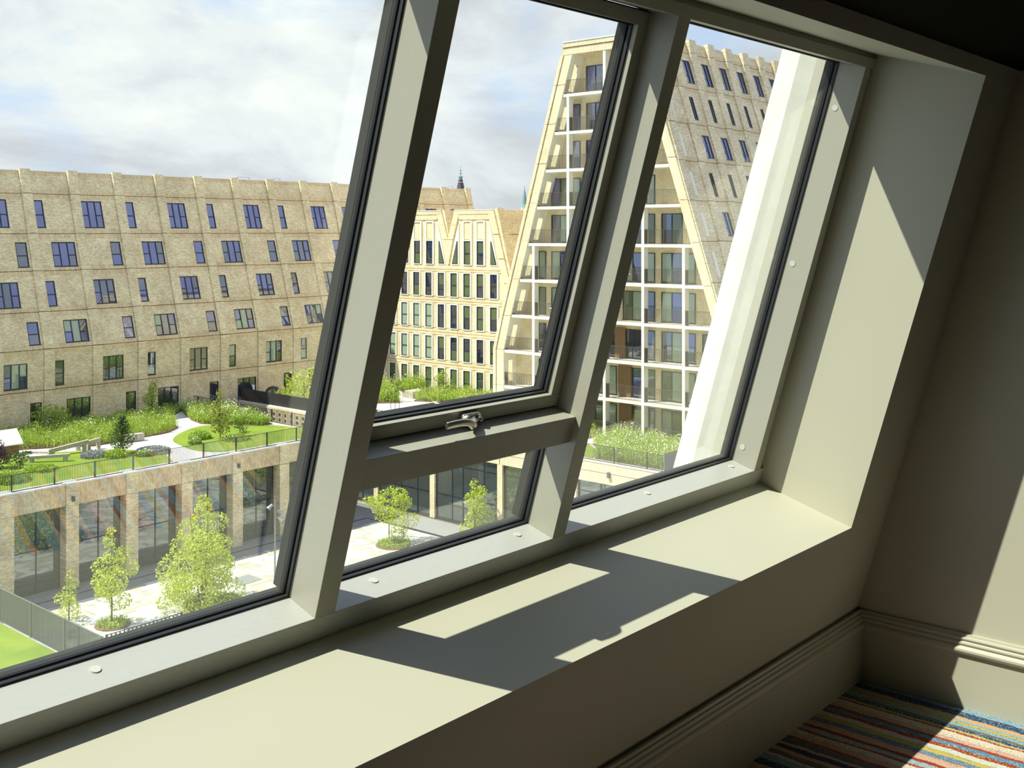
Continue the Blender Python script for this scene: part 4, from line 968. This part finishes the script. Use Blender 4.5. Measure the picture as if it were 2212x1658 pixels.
# slabs, side walls with openings, posts, railings, doors
levels = [15.12] + slabs
for i in range(len(slabs)):
    zt_, z = levels[i] - (.24 if i else 0), slabs[i]
    ya, yb = yr(z) + WR, yl(z) - WL
    mb = MB(); mb.box(XT + .02, XT + DP, ya, yb, z - .24, z); part('balcony_slab', mb, CREAM, tw)
    # inner faces of the slanted sides (concrete) with a see-through opening on the far side
    def q(f_, d, za, zb): return [(f_(zb) + d, zb), (f_(zb) + d + (.1 if d < 0 else -.1), zb), (f_(za) + d + (.1 if d < 0 else -.1), za), (f_(za) + d, za)]
    side = [(XT + .45, XT + .62, z, zt_), (XT + 1.35, XT + DP, z, zt_), (XT + .62, XT + 1.35, zt_ - .75, zt_), (XT + .62, XT + 1.35, z, z + .3)]
    mb = MB()
    for x0, x1, za, zb in side: mb.prism([(yl(za) - WL, za), (yl(zb) - WL, zb), (yl(zb) - WL + .18, zb), (yl(za) - WL + .18, za)], 0, x0, x1)
    mb.prism([(yl(z) - WL - .02, z), (yl(zt_) - WL - .02, zt_), (yl(zt_) - WL, zt_), (yl(z) - WL, z)], 0, XT, XT + .45)
    part('side_wall', mb, CREAM, tw)
    mb = MB(); mb.prism([(yr(z) + WR + .02, z), (yr(zt_) + WR + .02, zt_), (yr(zt_) + WR - .15, zt_), (yr(z) + WR - .15, z)], 0, XT, XT + DP); part('side_wall', mb, CREAM, tw)
    posts = [50.2 + 3.85 * k for k in range(-3, 5)]
    pin = [p for p in posts if p - .12 > yr(zt_) + WR + .1 and p + .12 < yl(zt_) - WL - .1]
    if i == 0: pin = [54.05]
    edges = [ya] + [e for p in pin for e in (p - .13, p + .13)] + [yb]
    for p in pin:
        mb = MB(); mb.box(XT + .01, XT + .6, p - .13, p + .13, z, zt_); part('balcony_post', mb, CREAM, tw)
    for j in range(0, len(edges), 2):
        e0, e1 = edges[j], edges[j + 1]
        if j == 0: e0 += .0
        if e1 - e0 < .3: continue
        mb = MB(); y = e0 + .04
        while y < e1:
            mb.box(XT + .10, XT + .125, y, y + .022, z + .06, z + 1.18); y += .115
        mb.box(XT + .09, XT + .135, e0, e1, z + 1.17, z + 1.20); mb.box(XT + .09, XT + .135, e0, e1, z + .05, z + .08); mb.box(XT + .08, XT + .45, e1 - .06, e1 - .02, z + .05, z + 1.18)
        part('balcony_railing', mb, RAILB, tw)
    for k in range(-1, 5):
        for (d0, d1, kd) in ((46.26, 47.1, 'd'), (43.62, 45.62, 'E')):
            a_, b_ = d0 + 3.85 * k, d1 + 3.85 * k
            if a_ < yr(z + 2.4) + WR + .1 or b_ > yl(z + 2.4) - WL + .5 or b_ > yl(z + 2.4) - .6: continue
            window(tw, frame((XT + DP - .0, b_, z + .06), (0, -1, 0), (0, 0, 1)) @ T(0, 0, .05), b_ - a_, 2.42, kd, [G_DARK, G_DARK, G_GREEN, G_CURT, G_SKY] if i > 2 else [G_DARK, G_SKY, G_SKY], .06)
# some warm timber screens on the lower balconies
for z, y0, y1 in ((-13.82, 52.4, 53.7), (-17.0, 52.3, 53.6), (-10.62, 53.0, 53.9), (-17, 50.7, 51.0)):
    t_ = None
    mb = MB(); y = y0
    while y < y1: mb.box(XT + 1.45, XT + 1.62, y, y + .13, z, z + 2.6); y += .145
    part('timber_screen', mb, WOODB, tw)
for (y, z) in ((60.2, -7.42), (60.4, -10.62), (52.3, -4.22), (56.2, -4.22)):
    t_ = empty('balcony_table', (XT + .8, y, z), label='small table on the tower balcony ' + {60.2: 'two storeys above the lowest left one', 60.4: 'just above the lowest far row', 52.3: 'seen through the narrow pane', 56.2: 'hidden partly by the sash frame'}[y], cat='table')
    mb = MB(); mb.lathe([(.35, 0), (.35, .03)], (XT + .8, y, z + .70), 14); part('table_top', mb, WHITE, t_)
    mb = MB(); mb.tube([(XT + .8, y, z), (XT + .8, y, z + .7)], .03, 6); part('leg', mb, RAIL, t_)
# sloping long side of the tower
PT = radians(17.9); FTI = frame((XT, 45.0977, 0), (1, 0, 0), (0, sin(PT), cos(PT)))
jv = [17.02, 15.93, 12.6, 9.28, 5.95, 2.57, -.81, -4.17, -7.5, -10.7]
mb = MB(); mb.box(.1, 38, -10.7, 16.9, -.5, -.12); part('wall', mb, MORT, tw, M=FTI)
def xr(v): return (v - 15.5) * .045
rowsT = {1: (13.13, 15.22, 78.86, 80.02, 't'), 2: (9.75, 11.82, 78.20, 78.91, 'E'), 3: (6.38, 8.39, 78.58, 79.72, 't'), 4: (3.02, 5.05, 77.92, 78.58, 'E'), 5: (-.36, 1.66, 78.32, 79.42, 't'), 6: (-3.7, -1.65, 77.6, 78.26, 'E')}
for i in range(9):
    b1_, b0_ = jv[i] - .03, jv[i + 1] + .03; off = max(xr((b0_ + b1_) / 2), -.85); bt = i in rowsT
    for k in range(-3, 9):
        xl = 80.24 + 3.045 * k + off - XT
        if xl + 1.1 > .05:
            m_ = MB(); x0 = max(xl + .01, .0); c0, c1 = (.42, .24) if i == 0 else ((.24, .12) if i == 1 else (.12, .12)); bt_ = b1_ + (.12 if i == 0 else 0)
            m_.hexa([(x0, b0_, -.12), (xl + 1.09, b0_, -.12), (xl + 1.09, b0_, c1), (x0, b0_, c1), (x0, bt_, -.12), (xl + 1.09, bt_, -.12), (xl + 1.09, bt_, c0), (x0, bt_, c0)])
            part('pilaster_panel', m_, BX, tw, M=FTI)
        xf0, xf1 = max(xl + 1.11, .0), xl + 3.035
        if xf1 < .3: continue
        holes = []
        if i in rowsT and k >= -2:
            v0, v1, wx0, wx1, kd = rowsT[i]; wx0 += 3.045 * (k + 1) - XT; wx1 += 3.045 * (k + 1) - XT
            if k == -2 and i > 1: wx0 = 75.02 - XT; wx1 = wx0 + .55
            wx0 = max(wx0, xf0); wx1 = min(wx1, xf1)
            holes = [(wx0, wx1, v0, v1)]
        m_ = MB(); panel(m_, xf0, xf1, b0_, b1_, -.12, 0, holes, .38); part('brick_panel', m_, [BX, BXV], tw, M=FTI)
        for h in holes:
            if k == -2 and i > 1:
                m_ = MB(); m_.box(h[0], h[1], h[2], h[3], -.1, -.05); part('blind_panel', m_, CREAM, tw, M=FTI)
            else: window(tw, FTI @ T(h[0], h[2], -.06), h[1] - h[0], h[3] - h[2], kd, [G_SKY, G_SKY, G_DARK], .07)

# ================================================================== SPIRES ON THE SKYLINE
def far(px_dir, d): return V(px_dir[0] * d, px_dir[1] * d, 0)
D = 500.; MPP = D / 2363.
def zpx(y): return (500 - y) * MPP
c = far((.72308, .69236), D)
sp1 = empty('dark_spire', (c.x, c.y, -24), label='dark slate spire with gold band and green copper crown on the skyline', cat='spire')
mb = MB(); mb.lathe([(8.5 * MPP, -30), (8.5 * MPP, zpx(409)), (8.2 * MPP, zpx(405)), (7.2 * MPP, zpx(403)), (7.6 * MPP, zpx(402)), (6.4 * MPP, zpx(398)), (6.2 * MPP, zpx(395)), (4.8 * MPP, zpx(394)), (4.8 * MPP, zpx(392.5)), (5.2 * MPP, zpx(391)), (5.2 * MPP, zpx(389.5)), (3.8 * MPP, zpx(387.5)), (3.6 * MPP, zpx(386.5))], (c.x, c.y, 0), 8); part('slate_roof', mb, SLATE, sp1)
mb = MB(); mb.lathe([(5.3 * MPP, zpx(394)), (5.3 * MPP, zpx(392.8))], (c.x, c.y, 0), 8); part('gold_band', mb, GOLD, sp1)
mb = MB(); mb.lathe([(3.6 * MPP, zpx(386.5)), (4.2 * MPP, zpx(384)), (4.8 * MPP, zpx(381)), (3.8 * MPP, zpx(380.5)), (.9 * MPP, zpx(379.5)), (.6 * MPP, zpx(376)), (2.3 * MPP, zpx(375)), (2.3 * MPP, zpx(373.5)), (.6 * MPP, zpx(372)), (.5 * MPP, zpx(370)), (2. * MPP, zpx(368.8)), (1.8 * MPP, zpx(367.8)), (.4 * MPP, zpx(366)), (.3 * MPP, zpx(357.5))], (c.x, c.y, 0), 8); part('copper_crown', mb, COPPER, sp1)
c = far((.76145, .64833), D)
sp2 = empty('green_spire', (c.x, c.y, -24), label='slim pointed green copper spire beside the balcony tower', cat='spire')
mb = MB(); mb.lathe([(8 * MPP, zpx(447.5)), (5.6 * MPP, zpx(441)), (4.8 * MPP, zpx(432)), (4.3 * MPP, zpx(428)), (1.2 * MPP, zpx(411)), (.4 * MPP, zpx(407)), (.7 * MPP, zpx(405)), (.3 * MPP, zpx(403)), (.2 * MPP, zpx(400.5))], (c.x, c.y, 0), 8); part('copper_roof', mb, COPPER, sp2)
mb = MB(); mb.lathe([(8 * MPP, -30), (8 * MPP, zpx(447.6))], (c.x, c.y, 0), 8); part('tower_shaft', mb, plain('pale_stone', (.55, .5, .42, 1), .8), sp2)

# ------------------------------------------------------------------ groups of repeats
GR = {'young_tree': 'young trees on the plaza', 'planting_bed': 'round planting beds on the plaza', 'wildflower_bed': 'wildflower beds of the roof gardens',
      'garden_shrub': 'shrubs on the roof garden', 'garden_tree': 'small trees on the roof gardens', 'plant_clump': 'plant clumps on the roof garden', 'balance_beam': 'play beams on the roof garden',
      'sandpit_timber': 'timbers around the sandpit', 'wall_lamp': 'wall lamps on the podium brickwork', 'roof_rail': 'rail frames on the long roof', 'balcony_table': 'tables on the tower balconies'}
for o in list(bpy.data.objects):
    st = o.name.split('.')[0]
    if o.parent is None and st in GR and 'kind' not in o.keys(): o['group'] = GR[st]
    elif o.parent is None and st in GR: o['group'] = GR[st]
